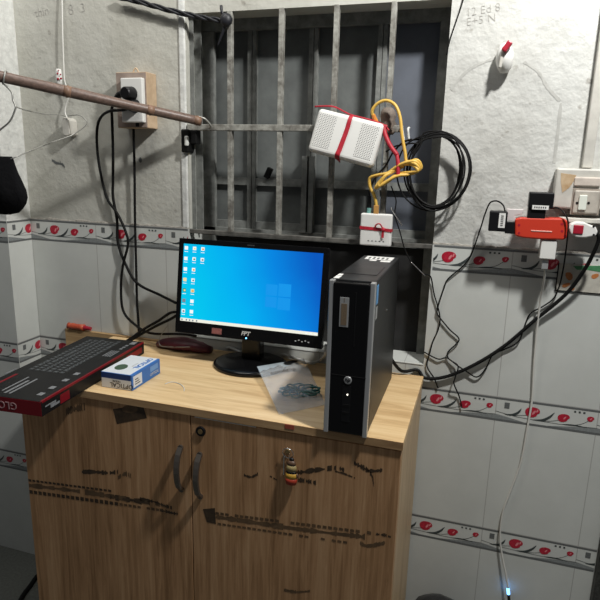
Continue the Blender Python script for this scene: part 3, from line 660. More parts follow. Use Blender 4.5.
mb = text_mb('AOC5', 0.006, (0.0, -0.0004, hh-0.007), (1, 0, 0), (0, 0, 1), M['dim_print']); 
mb = MB(); mb.M = TL; 
for k in range(4): mb.box((-0.010+0.0055*k, -0.0004, hh-0.009), (-0.0065+0.0055*k, 0.002, hh-0.0055))
obj('top_marks', mb, M['dim_print'], bez, local=True)
mb = MB(); mb.box((-0.028, -0.012, 0.012), (0.028, 0.028, 0.16), 0.006); obj('stand_neck', mb, M['black_gloss'], mon, local=True)
rg = []
for z, r in ((0.0, 0.100), (0.004, 0.105), (0.010, 0.104), (0.014, 0.094), (0.017, 0.05), (0.022, 0.038)): rg.append([Vector((r*math.cos(2*math.pi*k/40), -0.012+0.93*r*math.sin(2*math.pi*k/40), z)) for k in range(40)])
mb = MB(); mb.rings(rg); obj('stand_base', mb, M['black_gloss'], mon, local=True)

# ------------------------------------------------------------------ keyboard box
KW, KL, KH = 0.190, 0.462, 0.036
fr = atz(41, 402, HT+KH); br = atz(142, 343, HT+KH)
dirL = (br-fr); dirL.z = 0; dirL.normalize(); ang = math.atan2(dirL.y, dirL.x)-math.pi/2
kc = fr + dirL*(KL/2) + Vector((-dirL.y, dirL.x, 0))*(KW/2)
kb = thing('keyboard_box', 'long black and crimson keyboard carton overhanging the left front corner of the cabinet', 'box', (kc.x, kc.y, HT+0.0002), ang)
a_, l_ = KW/2, KL/2
mb = MB(); mb.use(M['boxblack']); mb.box((-a_, -l_, 0), (a_, l_, KH), 0.0012); carton = obj('carton', mb, None, kb, local=True)
mb = MB(); mb.use(M['boxred'])
mb.box((-a_+0.001, -l_-0.0005, 0.001), (a_-0.001, -l_+0.002, KH-0.001)); mb.box((a_-0.004, -l_+0.001, KH-0.001), (a_+0.0004, l_-0.001, KH+0.0004))
mb.box((a_-0.002, -l_+0.002, KH-0.0045), (a_+0.0005, l_-0.002, KH+0.0002)); mb.box((-a_+0.02, -l_+0.04, KH-0.001), (-a_+0.027, -l_+0.13, KH+0.0004))
mb.box((a_-0.002, l_-0.10, 0.008), (a_+0.0005, l_-0.015, 0.024)); mb.box((a_-0.002, -l_+0.065, 0.004), (a_+0.0005, -l_+0.10, 0.026))
obj('red_band', mb, None, carton, local=True)
mb = text_mb('GLOW', 0.025, (-0.006, -l_-0.0008, KH/2), (-1, 0, 0), (0, 0, -1), mat('pink_grey_print', (0.50, 0.30, 0.31), 0.6), 0.0); 
mb.v = [Vector(p) for p in mb.v]; obj('brand_lettering', mb, None, carton, local=True)
mb = MB(); mb.use(M['dim_print']); rnd = random.Random(2)
for r_ in range(6):
    x = -a_+0.028+0.0175*r_; y = -l_+0.165
    while y < l_-0.03:
        kl = 0.0115 if rnd.random() > 0.12 else 0.02
        if r_ == 1 and abs(y-0.06) < 0.03: kl = 0.06
        mb.box((x, y, KH-0.001), (x+0.0128, y+kl, KH+0.0004)); y += kl+0.0045
obj('keyboard_picture', mb, None, carton, local=True)
mb = MB(); mb.use(mat('key_legend_grey', (0.17, 0.19, 0.20), 0.6))
for r_ in range(6):
    for c_ in range(17): mb.box((-a_+0.033+0.0175*r_, -l_+0.169+0.0158*c_, KH), (-a_+0.036+0.0175*r_, -l_+0.172+0.0158*c_, KH+0.0007))
obj('key_legends', mb, None, carton, local=True)
mb = MB(); mb.use(mat('soft_grey_print', (0.27, 0.28, 0.29), 0.6, var=0.4, vscale=300))
for k, (x, y0, y1, wd) in enumerate(((0.045, -l_+0.02, -l_+0.115, 0.005), (0.032, -l_+0.02, -l_+0.10, 0.006), (0.018, -l_+0.03, -l_+0.12, 0.004), (-0.05, -l_+0.12, -l_+0.16, 0.003))): mb.box((x-0.05, y0, KH-0.001), (x-0.05+wd, y1, KH+0.0005))
for k, y in enumerate((-l_+0.03, -l_+0.07, -l_+0.12, -l_+0.165)): mb.box((a_-0.035, y, KH-0.001), (a_-0.022, y+0.016, KH+0.0005))
mb.box((a_-0.03, l_-0.035, KH-0.001), (a_-0.014, l_-0.012, KH+0.0005))
for k in range(4): mb.box((a_-0.045+0.007*k, l_-0.15, KH-0.001), (a_-0.042+0.007*k, l_-0.10, KH+0.0005))
for k in range(3): mb.box((a_-0.033, l_-0.085+0.016*k, KH-0.001), (a_-0.024, l_-0.076+0.016*k, KH+0.0005))
mb.box((a_-0.002, -l_+0.03, 0.009), (a_+0.0006, -l_+0.062, 0.014)); mb.box((a_-0.002, -l_+0.012, 0.018), (a_+0.0006, -l_+0.05, 0.021)); mb.box((a_-0.002, -l_+0.03, 0.014), (a_+0.0006, -l_+0.05, 0.017))
obj('small_print', mb, None, carton, local=True)

# ------------------------------------------------------------------ mouse box
fl, fr_, br_ = atz(102, 385, HT), atz(131, 391, HT), atz(159, 373, HT)
e1 = (br_-fr_); e1.z = 0; Lm = e1.length; e1.normalize(); Wm = 0.088; ang = math.atan2(e1.y, e1.x)-math.pi/2; Hm = 0.041
bc = fr_ + e1*Lm/2 + Vector((-e1.y, e1.x, 0))*(Wm/2); bc.x += 0.004
mo = thing('mouse_box', 'small blue and white optical mouse carton beside the black keyboard carton', 'box', (bc.x, bc.y, HT+0.0002), ang)
a_, l_ = Wm/2, Lm/2
mb = MB(); mb.use(M['boxblue']); mb.box((-a_, -l_, 0), (a_, l_, Hm), 0.001); carton = obj('carton', mb, None, mo, local=True)
mb = MB(); mb.use(M['boxwhite']); mb.box((-a_+0.001, -l_+0.001, Hm-0.001), (a_-0.006, l_-0.002, Hm+0.0004)); mb.box((-a_+0.001, -l_-0.0004, 0.001), (a_-0.003, -l_+0.002, Hm*0.62)); mb.box((a_-0.001, -l_+0.006, 0.006), (a_+0.0004, -l_+0.045, Hm-0.006))
mb.use(M['boxnavy']); mb.box((-a_+0.001, -l_-0.0004, Hm*0.64), (a_-0.004, -l_+0.002, Hm-0.001)); obj('white_panel', mb, None, carton, local=True)
mb = text_mb('OPTICAL', 0.020, (a_-0.020, 0.018, Hm+0.0006), (0, -1, 0), (1, 0, 0), M['boxblue'], 0.0004); merge(mb, text_mb('MOUSE', 0.008, (a_-0.034, 0.0, Hm+0.0006), (0, -1, 0), (1, 0, 0), M['pale_print']))
obj('top_lettering', mb, None, carton, local=True); mb = MB(); merge(mb, text_mb('OPTICAL', 0.0165, (0.014, -l_-0.0006, 0.0105), (-1, 0, 0), (0, 0, -1), M['boxblack'])); merge(mb, text_mb('MOUSE', 0.007, (0.0, -l_-0.0006, 0.0205), (-1, 0, 0), (0, 0, -1), M['dim_print']))
mb.use(M['dim_print'])
for k in range(3): mb.box((a_, -l_+0.013, 0.012+0.006*k), (a_+0.0007, -l_+0.036-0.004*k, 0.0145+0.006*k))
obj('printed_lettering', mb, None, carton, local=True)
mb = text_mb('OPTICAL', 0.011, (a_+0.0004, l_-0.030, 0.012), (0, 1, 0), (0, 0, 1), M['pale_print']); mb.use(mat('light_blue_print', (0.16, 0.34, 0.66), 0.5)); mb.box((a_-0.0005, l_-0.05, 0.020), (a_+0.0004, l_-0.012, 0.034)); obj('side_lettering', mb, None, carton, local=True)
pts = ellp(-a_+0.030, -l_+0.043, 0.016, 0.021, 0.2, 20); mb = MB(); mb.use(M['green_print']); mb.prism(pts, Hm-0.001, Hm+0.0007, 'z'); obj('mouse_picture', mb, None, carton, local=True)

# bits on the cabinet top
mb = MB(); mb.tube([atz(u, v, HT+0.0012) for u, v in ((165, 384), (172, 382), (180, 384), (184, 388), (184, 391))], 0.0011, 6); obj('string_scrap', mb, M['cord'], label='short scrap of pale string on the cabinet top right of the mouse carton', cat='string')

# plastic bag with green wire inside
C4 = [atz(257, 367, HT+0.030), atz(304, 359, HT+0.024), atz(326, 405, HT), atz(279, 415, HT)]
SH = None
bag = thing('plastic_bag', 'clear zip bag lying on the cabinet top left of the computer tower', 'bag', tuple(sum(C4, Vector())/4))
rnd = random.Random(5); NG = 14
def sheet(kz, seed):
    rr = random.Random(seed); rows = []
    for i in range(NG+1):
        row = []
        for j in range(NG+1):
            s, t = j/NG, i/NG
            p = C4[0].lerp(C4[1], s).lerp(C4[3].lerp(C4[2], s), t)
            e = (math.sin(math.pi*s)*math.sin(math.pi*t))**0.6
            p = p + Vector((0, 0, 0.0010+(kz-(0.012 if kz > 0.005 else -0.003)*(1-t))*e + (0.004*kz/0.02)*rr.uniform(-1, 1)*min(e*3, 1) ))
            row.append(p)
        rows.append(row)
    return rows
mb = MB(); mb.use(M['film']); mb.grid(sheet(0.022, 3)); mb.grid(sheet(0.0002, 4)); film = obj('bag_film', mb, None, bag)
r_ = sheet(0.022, 3); mb = MB(); mb.use(M['film_zip'])
mb.grid([[p+Vector((0, 0, 0.0006)) for p in row] for row in r_[0:3]]); obj('zip_strip', mb, None, bag)
q = C4[0].lerp(C4[1], 0.40).lerp(C4[3].lerp(C4[2], 0.40), 0.33); xd = (C4[1]-C4[0]).normalized(); yd = (C4[0]-C4[3]).normalized()
mb = text_mb('comfitlip', 0.023, q+Vector((0, 0, 0.0185)), xd, yd, M['stain'], 0.0); obj('printed_lettering', mb, None, bag)
q2 = C4[0].lerp(C4[1], 0.66).lerp(C4[3].lerp(C4[2], 0.66), 0.10); mb = MB(); mb.use(M['black_matt']); mb.M = Matrix.Translation(q2+Vector((0, 0, 0.010))) @ Matrix.Rotation(math.atan2(xd.y, xd.x), 4, 'Z'); mb.prism(ellp(0, 0, 0.022, 0.010), 0, 0.0006, 'z'); obj('hang_hole', mb, None, bag)
q = C4[0].lerp(C4[1], 0.58).lerp(C4[3].lerp(C4[2], 0.58), 0.70); rnd = random.Random(9); pts = []
for k in range(44):
    t = k*0.62; rr = 0.024+0.018*math.sin(k*1.7); pts.append(q+Vector((rr*1.35*math.cos(t), rr*math.sin(t), 0.008+0.004*math.sin(k*1.1))))
mb = MB(); mb.tube(pts, 0.0022, 6, sub=4); obj('wire_tangle', mb, M['greencable'], label='dark green tangle of wire inside the clear zip bag', cat='wire')

# maroon bag and cables behind the monitor
mb = MB(); a, c = at(160, 346, -0.05), at(212, 349, -0.05); rg = []
for k in range(13):
    s = k/12; cx_ = a.x+(c.x-a.x)*s-0.0; rr = 0.4+0.6*math.sin(math.pi*(0.08+0.84*s)); j = random.uniform(0.85, 1.15)
    rg.append([Vector((cx_, -0.058+0.030*rr*math.cos(2*math.pi*i/12)*j, HT+0.0005+max(0, 0.019*rr+0.019*rr*math.sin(2*math.pi*i/12)*random.uniform(0.85, 1.1)))) for i in range(12)])
mb.rings(rg); obj('folded_pouch', mb, M['maroon'], label='maroon pouch lying at the back of the cabinet top behind the monitor', cat='pouch')
mb = MB(); mb.tube([atz(u, v, HT+0.005) for u, v in ((226, 348), (245, 347), (264, 349), (285, 355), (303, 361), (312, 363))]+[Vector(p) for p in [atz(320, 360, HT+0.006), at(325, 354, -0.12), at(326, 345, -0.11)]], 0.0042, 8); obj('monitor_cable', mb, M['cord'], label='pale grey cable running behind the monitor stand towards the tower', cat='cable')
mb = MB(); mb.tube([atz(u, v, HT+0.004) for u, v in ((206, 341), (222, 345), (240, 352), (258, 360))], 0.0055, 8); obj('audio_cable', mb, M['silver'], label='silvery lead lying behind the round monitor base', cat='cable')

# keychain hanging from the lock of the right door
p = at(288, 453, YD-0.006)
kc_ = thing('keychain', 'keychain with a small rubber pendant hanging from the lock of the right door', 'keychain', (p.x, YD-0.004, at(290, 484, YD).z))
mb = MB(); mb.tube([p+Vector((0.0125*math.cos(t*math.pi/8), -0.002*math.sin(t*math.pi/8), -0.0005+0.0125*math.sin(t*math.pi/8))) for t in range(16)], 0.0011, 6, closed=True, sub=2); obj('ring', mb, M['chrome'], kc_)
mb = MB(); mb.box((p.x+0.003, YD-0.006, p.z-0.03), (p.x+0.0045, YD-0.002, p.z-0.004)); mb.box((p.x-0.010, YD-0.007, p.z-0.055), (p.x-0.008, YD-0.004, p.z-0.010)); obj('key_blade', mb, M['chrome'], kc_)
b0 = at(291, 484, YD-0.010)
mb = MB()
def lay(z0, z1, r0, r1, m):
    mb.use(M[m]); mb.rings([[Vector((b0.x+r*math.cos(2*math.pi*k/14), YD-0.0095+0.6*r*math.sin(2*math.pi*k/14), b0.z+z)) for k in range(14)] for z, r in ((z0, r0), ((z0+z1)/2, max(r0, r1)*1.03), (z1, r1))])
lay(0, 0.015, 0.0115, 0.0135, 'toy_red'); lay(0.015, 0.028, 0.0135, 0.0125, 'toy_yellow'); lay(0.028, 0.033, 0.0125, 0.012, 'black'); lay(0.033, 0.047, 0.0120, 0.0105, 'toy_skin'); lay(0.047, 0.058, 0.0105, 0.006, 'toy_brown'); lay(0.058, 0.064, 0.0055, 0.004, 'black')
mb.use(M['toy_brown']); mb.ell((b0.x+0.013, YD-0.009, b0.z+0.022), (0.004, 0.004, 0.006), 10, 6)
obj('pendant', mb, None, kc_)

# ------------------------------------------------------------------ window grille and what hangs on it
gr = thing('window_grille', 'welded iron bar grille set into the wall opening', 'grille', (-0.25, 0.012, 1.195))
b2 = 0.0068
for x in (-0.480, -0.331, -0.181, -0.034):
    mb = MB(); mb.box((x-b2, 0.002, 1.198), (x+b2, 0.019, ZT+0.001), 0.0015); obj('upright_bar', mb, M['grille'], gr)
mb = MB(); mb.box((XL-0.001, 0.0, 1.484), (0.006, 0.017, 1.501), 0.0015); obj('cross_bar', mb, M['grille'], gr)
mb = MB(); mb.box((XL-0.001, 0.002, 1.187), (XRW+0.001, 0.019, 1.199), 0.0015); obj('cross_bar', mb, mat('dark_bar', (0.15, 0.145, 0.13), 0.7, var=0.6, vscale=35), gr, label='dark lower cross bar')  # lower bar coloured darker than the other bars
mb = MB(); mb.tube([Vector((0.004, 0.008, 1.498)), Vector((0.006, -0.012, 1.496)), Vector((0.012, -0.014, 1.47)), Vector((0.016, -0.022, 1.452))], 0.003, 8); mb.tube([Vector((0.022, 0.008, 1.495)), Vector((0.022, -0.012, 1.49)), Vector((0.026, -0.014, 1.465))], 0.003, 8); obj('hook', mb, M['white_paint'], gr)

# black tape knot and twisted cable at the top
mb = MB()
for o in range(3):
    P = []
    base = [(118, -3), (140, 2), (165, 9), (190, 15), (210, 19), (226, 21)]
    for i, (u, v) in enumerate(base):
        q = at(u, v, -0.012-0.002*i/5); P.append(q)
    P = spline(P, 8); n = len(P)
    mb.tube([q+Vector((0, 0.0044*math.cos(i*0.42+o*2.1), 0.0044*math.sin(i*0.42+o*2.1))) for i, q in enumerate(P)], 0.0037, 7, False)
obj('twisted_cable', mb, M['bluetape'], label='dark twisted cable running along the top of the window to the left', cat='cable')
p = at(226, 20, -0.012); mb = MB(); mb.ell(p, (0.017, 0.014, 0.018), 14, 9, 0.12); mb.tube([p, p+Vector((-0.01, -0.004, 0.02)), p+Vector((-0.014, 0, 0.036))], 0.004, 6); mb.tube([p, p+Vector((-0.012, 0.004, -0.03)), p+Vector((-0.028, 0.006, -0.062))], lambda t: 0.006-0.004*t, 6)
obj('tape_knot', mb, M['bluetape'], label='knot of dark tape at the top of the leftmost upright bar', cat='tape')
p = at(383, 120, 0.0); mb = MB(); rg = []
for k, (dz, r) in enumerate(((-0.036, 0.012), (-0.028, 0.019), (-0.018, 0.016), (-0.010, 0.021), (0.0, 0.018), (0.008, 0.022), (0.018, 0.020), (0.026, 0.016), (0.031, 0.011))): rg.append([Vector((-0.034-0.004*k/8+0.003+r*math.cos(2*math.pi*i/14)*random.uniform(0.93, 1.07), 0.008+r*math.sin(2*math.pi*i/14), p.z+dz)) for i in range(14)])
mb.rings(rg); obj('tape_wrap', mb, M['tape'], label='grey brown tape wound around the rightmost upright bar', cat='tape')

# wifi router
RY = -0.028
c = at(346.5, 138.5, RY); rot = Matrix.Rotation(math.radians(13.0), 3, 'Y') @ Matrix.Rotation(math.radians(-7), 3, 'X')
ro = thing('wifi_router', 'white perforated router tied aslant to the window bars with red ribbon', 'router', c, rot=rot)
rw, rh = 0.0895, 0.0560
mb = MB(); mb.use(M['white_plastic']); mb.box((-rw, -0.020, -rh), (rw, 0.018, rh), 0.011, 4); body = obj('body', mb, None, ro, local=True)
for x0, x1 in ((-0.080, -0.034), (0.034, 0.080)):
    mb = MB(); mb.box((x0, -0.0206, -rh+0.016), (x1, -0.019, rh-0.012)); obj('vent_grille', mb, M['perf'], body, local=True)
mb = MB(); mb.box((0.055, -0.004, rh-0.002), (0.072, 0.012, rh+0.002)); obj('port', mb, M['black'], body, local=True)
# ribbon
mb = MB()
RL = MW[ro.name]
def strip(pts, w0, w1, nrm):
    P = spline([Vector(p) for p in pts], 5); rows = [[], []]; n = len(P)
    for i, p in enumerate(P):
        t = (P[min(i+1, n-1)]-P[max(i-1, 0)]).normalized(); s = t.cross(Vector(nrm)).normalized(); w_ = w0+(w1-w0)*i/(n-1); rows[0].append(p+s*w_); rows[1].append(p-s*w_)
    mb.grid(rows)
L_ = lambda x, y, z: RL @ Vector((x, y, z))
strip([L_(0.0, 0.021, rh-0.01), L_(0.0, 0.012, rh+0.0015), L_(0.0, -0.012, rh+0.0015), L_(0.0, -0.0222, rh-0.010), L_(0.0, -0.0222, 0.02), L_(-0.004, -0.0222, -0.03), L_(-0.006, -0.0222, -rh+0.008), L_(-0.006, -0.010, -rh-0.0015), L_(-0.006, 0.010, -rh-0.0015)], 0.004, 0.0075, (0, -1, 0.05))
mb.tube([L_(-0.11, 0.012, rh+0.004), L_(-0.06, 0.004, rh+0.014), L_(-0.02, -0.004, rh+0.006), L_(0.0, -0.006, rh+0.003), L_(0.05, -0.004, rh+0.003), L_(0.085, -0.004, rh-0.001), L_(0.103, -0.01, rh-0.012)], 0.0022, 6)
q0 = at(384, 128, -0.03); mb.tube([L_(0.095, -0.006, rh-0.004), q0, at(386, 137, -0.035), at(391, 147, -0.04), at(397, 155, -0.042)], lambda t: 0.006, 7)
mb.tube([at(386, 137, -0.034), at(380, 130, -0.01), at(379, 122, 0.02)], 0.003, 6); mb.tube([at(397, 155, -0.042), at(398, 164, -0.046), at(398, 176, -0.048)], 0.0052, 7)
obj('red_ribbon', mb, M['red_ribbon'], label='red ribbon tied around the white router and the bundled yellow cable', cat='ribbon')

# yellow cable
mb = MB(); YC = -0.045
P = [L_(0.0635, 0.004, rh+0.004), at(372, 112, -0.026), at(377, 104, -0.028), at(386, 100.5, -0.03), at(395, 105, -0.033), at(400, 117, -0.036), at(402, 135, -0.04), at(405, 152, -0.043), at(407, 162, -0.045)]
loops = []
for k in range(4):
    o = k*1.5
    loops += [(417-o, 160+o*1.1), (421-o*0.7, 168+o*0.6), (411, 174-o*0.4), (397, 176-o*0.5), (384+o, 183-o*0.4), (376+o*0.9, 188-o*0.7), (380+o, 181-o), (392, 170+o*0.5), (404, 163+o*0.6)]
for i, (u, v) in enumerate(loops): P.append(at(u, v, YC+0.008*math.sin(i*1.3)))
P += [at(388, 173, YC), at(378, 175, -0.04), at(370, 178, -0.036), at(370, 187, -0.034), at(374, 195, -0.032), at(376, 203, -0.031), at(376, 210, -0.03)]
mb.tube(P, 0.0041, 8)
yl = thing('network_cable', 'yellow network cable bundled between router and small white box', 'cable', tuple(at(376, 210, -0.03))); obj('cable', mb, M['yellow'], yl)
mb = MB(); a = L_(0.0635, 0.004, rh+0.001); mb.cyl(a, a+(P[1]-a).normalized()*0.022, 0.0065, 0.005, 10); obj('plug', mb, mat('orange_plug_boot', (0.66, 0.24, 0.04), 0.45), yl)
mb = MB(); a = at(376, 213.5, -0.03); mb.box((a.x-0.006, -0.036, a.z-0.002), (a.x+0.006, -0.024, a.z+0.022), 0.001); obj('plug', mb, mat('amber_plug_boot', (0.50, 0.27, 0.08), 0.45), yl)

# small white converter box
a, c = at(361, 213, -0.035), at(390.5, 247, -0.035)
cb = thing('converter_box', 'small white square network box tied below the yellow cable bundle', 'network box', ((a.x+c.x)/2, -0.018, c.z))
mb = MB(); mb.box((a.x, -0.038, c.z), (c.x, -0.017, a.z), 0.004, 3); body = obj('body', mb, M['white_plastic'], cb)
mb = MB()
for k in range(5): mb.box((a.x+0.022+0.010*k, -0.0385, c.z+0.012), (a.x+0.026+0.010*k, -0.037, c.z+0.0145))
obj('indicator_marks', mb, M['dim_print'], body)
mb = MB(); mb.use(M['teal']); q = at(369, 211, -0.024); mb.cyl(Vector((q.x, -0.024, a.z-0.002)), Vector((q.x, -0.024, a.z+0.014)), 0.006, sides=10); mb.use(M['black']); mb.cyl(Vector((q.x, -0.024, a.z+0.014)), Vector((q.x, -0.024, a.z+0.045)), 0.0062, 0.0045, sides=10)
mb.tube([Vector((q.x, -0.024, a.z+0.045)), at(370, 190, -0.022), at(375, 178, -0.02), at(386, 165, -0.02), at(392, 154, -0.022), at(402, 143, -0.028), at(412, 139, -0.03)], 0.0024, 7)
obj('power_lead', mb, None, label='thin black power lead rising from the small white box to the coil hook', cat='cable')
mb = MB(); zc = at(376, 229, -0.038).z; rows = []
for dz in (-0.0042, 0.0042): rows.append([Vector((a.x-0.001+s*(c.x-a.x+0.002), (-0.0392 if 0 < s < 1 else -0.02), zc+dz+0.004*(0.5-s))) for s in (0, 0.001, 0.3, 0.6, 0.999, 1)])
mb.grid(rows, False); mb.M = None; q = at(383, 231, -0.041); mb.ell((q.x, -0.042, zc), (0.006, 0.004, 0.006), 8, 6); mb.box((q.x-0.003, -0.0425, zc-0.022), (q.x+0.003, -0.0412, zc)); mb.tube([(q.x, -0.042, zc), (q.x-0.008, -0.046, zc+0.014), (q.x-0.018, -0.043, zc+0.012), (q.x-0.022, -0.041, zc+0.004)], 0.002, 6)
obj('red_tape', mb, M['red_ribbon'], label='red tape strip tied across the small white network box', cat='tape')

# coil of black cable
ck = at(436.5, 168.5, -0.03); mb = MB(); P = []; rnd = random.Random(12)
hookp = Vector((0.014, -0.022, 1.452))
for turn in range(9):
    rx = 0.080+rnd.uniform(-0.017, 0.012); rz = 0.094+rnd.uniform(-0.013, 0.009); ox = rnd.uniform(-0.010, 0.010); oy = rnd.uniform(-0.014, 0.016)
    for k in range(14):
        t = 2*math.pi*k/14+2.35
        top_ = max(0, math.sin(t))
        P.append(Vector((ck.x+ox+rx*math.cos(t), ck.y+oy*(1-top_), ck.z-0.004+rz*math.sin(t)*(0.93 if math.sin(t) > 0 else 1))))
mb.tube([at(386, 152, -0.024), at(396, 146, -0.026)]+P+[at(402, 141, -0.02)], 0.0021, 7, sub=3)
obj('cable_coil', mb, M['black_matt'], label='hanging coil of thin black cable at the right edge of the window', cat='cable coil')

# thin black leads dangling beside and below the window
def lead(name, pts, r, label, m='black_matt', cat='cable', **k):
    mb = MB(); mb.tube([at(*p) if isinstance(p, tuple) else p for p in pts], r, 7); return obj(name, mb, M[m], label=label, cat=cat, **k)
lead('thin_lead', [(391, 186, -0.022), (396, 200, -0.02), (395, 215, -0.018), (400, 232, -0.02), (405, 250, -0.02), (411, 262, -0.02)], 0.0017, 'thin black lead hanging down right of the small white box')
lead('metal_pin', [(391, 208, -0.026), (396, 216, -0.026), (402, 225, -0.026)], 0.0016, 'bare metal wire end right of the small white box', 'chrome', 'wire', group='bare wire ends below the window')
lead('metal_pin', [(411, 262, -0.026), (418, 269, -0.026), (425, 276, -0.026)], 0.0016, 'bare metal wire end above the black cables right of the tower', 'chrome', 'wire', group='bare wire ends below the window')
lead('thin_lead', [(424, 274, -0.022), (430, 276, -0.012), (432, 282, -0.006), (434, 294, -0.006), (437, 304, -0.006), (440, 318, -0.006), (438, 330, -0.006), (433, 341, -0.006), (430, 352, -0.006), (427, 366, -0.006), (434, 378, -0.006), (438, 388, -0.006)], 0.0019, 'thin black lead down the tiled wall along the right edge of the window')

# ------------------------------------------------------------------ left part of the wall
# bamboo pole
a, b = at(201, 121.5, -0.030), at(-2, 76, -0.36); dirp = (b-a).normalized(); b = b+dirp*0.35
bp_ = thing('bamboo_pole', 'brown bamboo pole sticking out slantwise from the left edge of the window', 'pole', a)
Lp = (b-a).length
mb = MB(); mb.tube([a+dirp*Lp*k/24 for k in range(25)], lambda t: 0.0116+0.0045*t+0.0008*math.sin(t*20), 16, False); obj('cane', mb, M['pole'], bp_)
for q in (at(197, 120.5, -0.037), at(150, 110, -0.115), at(67, 91.5, -0.25)):
    s = (q-a).dot(dirp); c = a+dirp*s; mb = MB(); rn = 0.0124+0.0045*s/Lp; mb.tube([c-dirp*0.009, c-dirp*0.003, c, c+dirp*0.003, c+dirp*0.009], lambda t: rn+0.0016*math.exp(-((t-0.5)*6)**2), 16, False); obj('node', mb, M['pole_node'], bp_)
mb = MB(); q = at(203, 122, -0.02); mb.tube([q+Vector((-0.01, -0.012, 0.014)), q+Vector((0.008, -0.004, 0.008)), q+Vector((0.016, 0.014, -0.008)), q+Vector((0.006, 0.024, -0.016))], 0.003, 6); obj('binding_wire', mb, M['wire'], label='wire binding the end of the bamboo pole to the cross bar', cat='wire')

# socket on a wooden back box
def PX(u, v, y): return at(u, v, y)
a, c = at(115.5, 73, -0.045), at(149.5, 128, -0.045)
xa, xb, za, zb_ = a.x, (at(145, 71, -0.045).x+c.x)/2, c.z, (at(145, 71, -0.045).z+a.z)/2
sb = thing('wall_socket', 'white double socket on a wooden back box on the left wall', 'socket', ((xa+xb)/2, 0, za))
mb = MB(); mb.use(M['backwood']); mb.box((xa, -0.045, za), (xb, PY, zb_), 0.002); mb.use(M['backwood_face']); mb.box((xa+0.002, -0.0462, za+0.002), (xb-0.002, -0.044, zb_-0.002)); box = obj('back_box', mb, None, sb)
mb = MB(); mb.tube([Vector(((xa+xb)/2-0.012, -0.02, zb_-0.004)), Vector(((xa+xb)/2, -0.02, zb_+0.014)), Vector(((xa+xb)/2+0.014, -0.02, zb_-0.004))], 0.0022, 6); obj('hanging_wire', mb, M['backwood'], box)
q, r_ = at(120, 78, -0.06), at(144, 122.5, -0.06); px0, px1 = q.x+0.001, r_.x-0.001
mb = MB(); mb.box((px0, -0.062, r_.z), (px1, -0.046, q.z), 0.003); plate = obj('socket_plate', mb, M['white_plastic'], sb)
pc1, pc2 = at(131, 94, -0.066), at(134, 106, -0.066)
mb = MB(); mb.cyl((pc2.x, -0.0615, pc2.z), (pc2.x, -0.0635, pc2.z), 0.019, rim=0.001, sides=24); obj('outlet', mb, M['black'], plate)
q = at(138, 124.5, -0.046); mb = MB(); mb.box((q.x-0.006, -0.049, q.z-0.006), (q.x+0.004, -0.045, q.z+0.004)); obj('fuse_stub', mb, M['black'], box)
pl = thing('power_plug', 'black mains plug pushed into the wall socket above the pole', 'plug', (pc1.x, -0.07, pc1.z-0.02), 0, 'black plugs in the left wall socket')
mb = MB(); mb.cyl((pc1.x, -0.0625, pc1.z), (pc1.x, -0.098, pc1.z), 0.0205, 0.0165, 24, rim=0.003); mb.tube([Vector((pc1.x-0.008, -0.085, pc1.z)), Vector((pc1.x-0.028, -0.083, pc1.z-0.004)), Vector((pc1.x-0.040, -0.080, pc1.z-0.012))], lambda t: 0.011-0.005*t, 10); obj('plug_body', mb, M['black'], pl)
mb = MB(); mb.tube([Vector((pc1.x-0.038, -0.08, pc1.z-0.011)), at(115, 101, -0.072), at(112, 108, -0.06), at(112, 118, -0.045), at(113, 150, -0.02), at(113, 180, -0.012), at(113, 197, -0.009), at(117, 220, -0.009), at(118, 243, -0.010), at(125, 263, -0.014), at(137, 283, -0.02), at(160, 295, -0.04), at(176, 303, -0.07)], 0.0042, 8); obj('cord', mb, M['black_matt'], pl)
pl = thing('power_plug', 'flat black mains plug just above the pole with cord hanging to the left', 'plug', (pc2.x, -0.066, pc2.z-0.02), 0, 'black plugs in the left wall socket')
mb = MB(); mb.cyl((pc2.x, -0.0640, pc2.z), (pc2.x, -0.088, pc2.z), 0.018, 0.015, 20, rim=0.002); obj('plug_body', mb, M['black'], pl)
mb = MB(); mb.tube([Vector((pc2.x-0.012, -0.076, pc2.z-0.008)), at(122, 110, -0.074), at(110, 111, -0.07), at(102, 116, -0.05), at(97.5, 126, -0.03), at(97, 145, -0.015), at(100, 170, -0.010), at(107, 198, -0.009), at(117, 213, -0.016), at(125, 230, -0.018), at(128, 244, -0.018), at(123, 265, -0.020), at(121, 287, -0.020), at(123, 310, -0.022), at(133, 323, -0.03), at(150, 333, -0.045), at(180, 334, -0.06), at(196, 336, -0.075)], 0.0040, 8); obj('cord', mb, M['black_matt'], pl)
mb = MB(); mb.tube([at(133.5, 129, -0.022), at(134.5, 170, -0.012), at(135, 220, -0.010), at(136, 260, -0.012), at(137, 300, -0.016), at(138.5, 324, -0.022), at(139, 336, -0.032)], 0.0038, 8); obj('feed_cable', mb, M['black_matt'], label='straight black cable hanging from the bottom of the wooden back box', cat='cable')
for k, (o, lab) in enumerate(((0, 'upper'), (4, 'lower'))):
    mb = MB(); mb.tube([at(178, 312+o*0.6, -0.11), at(170, 313+o*1.6, -0.10), at(158, 321+o, -0.085), at(144, 329+o*0.9, -0.07), at(133, 337+o*0.5, -0.075), at(122, 344+o*0.4, -0.09)], 0.0042, 8)
    obj('video_cable', mb, M['black_matt'], label='%s of the two black cables looping from the monitor edge to the keyboard carton' % lab, cat='cable', group='black cables from the monitor edge')
mb = MB(); mb.tube([at(168, 325, -0.08), at(163, 332, -0.08), at(159, 340, -0.085), at(161, 346, -0.09), at(172, 347, -0.09), at(190, 347, -0.09)], 0.0012, 6); obj('thin_wire', mb, M['wire'], label='thin silver wire curl left of the maroon pouch', cat='wire')

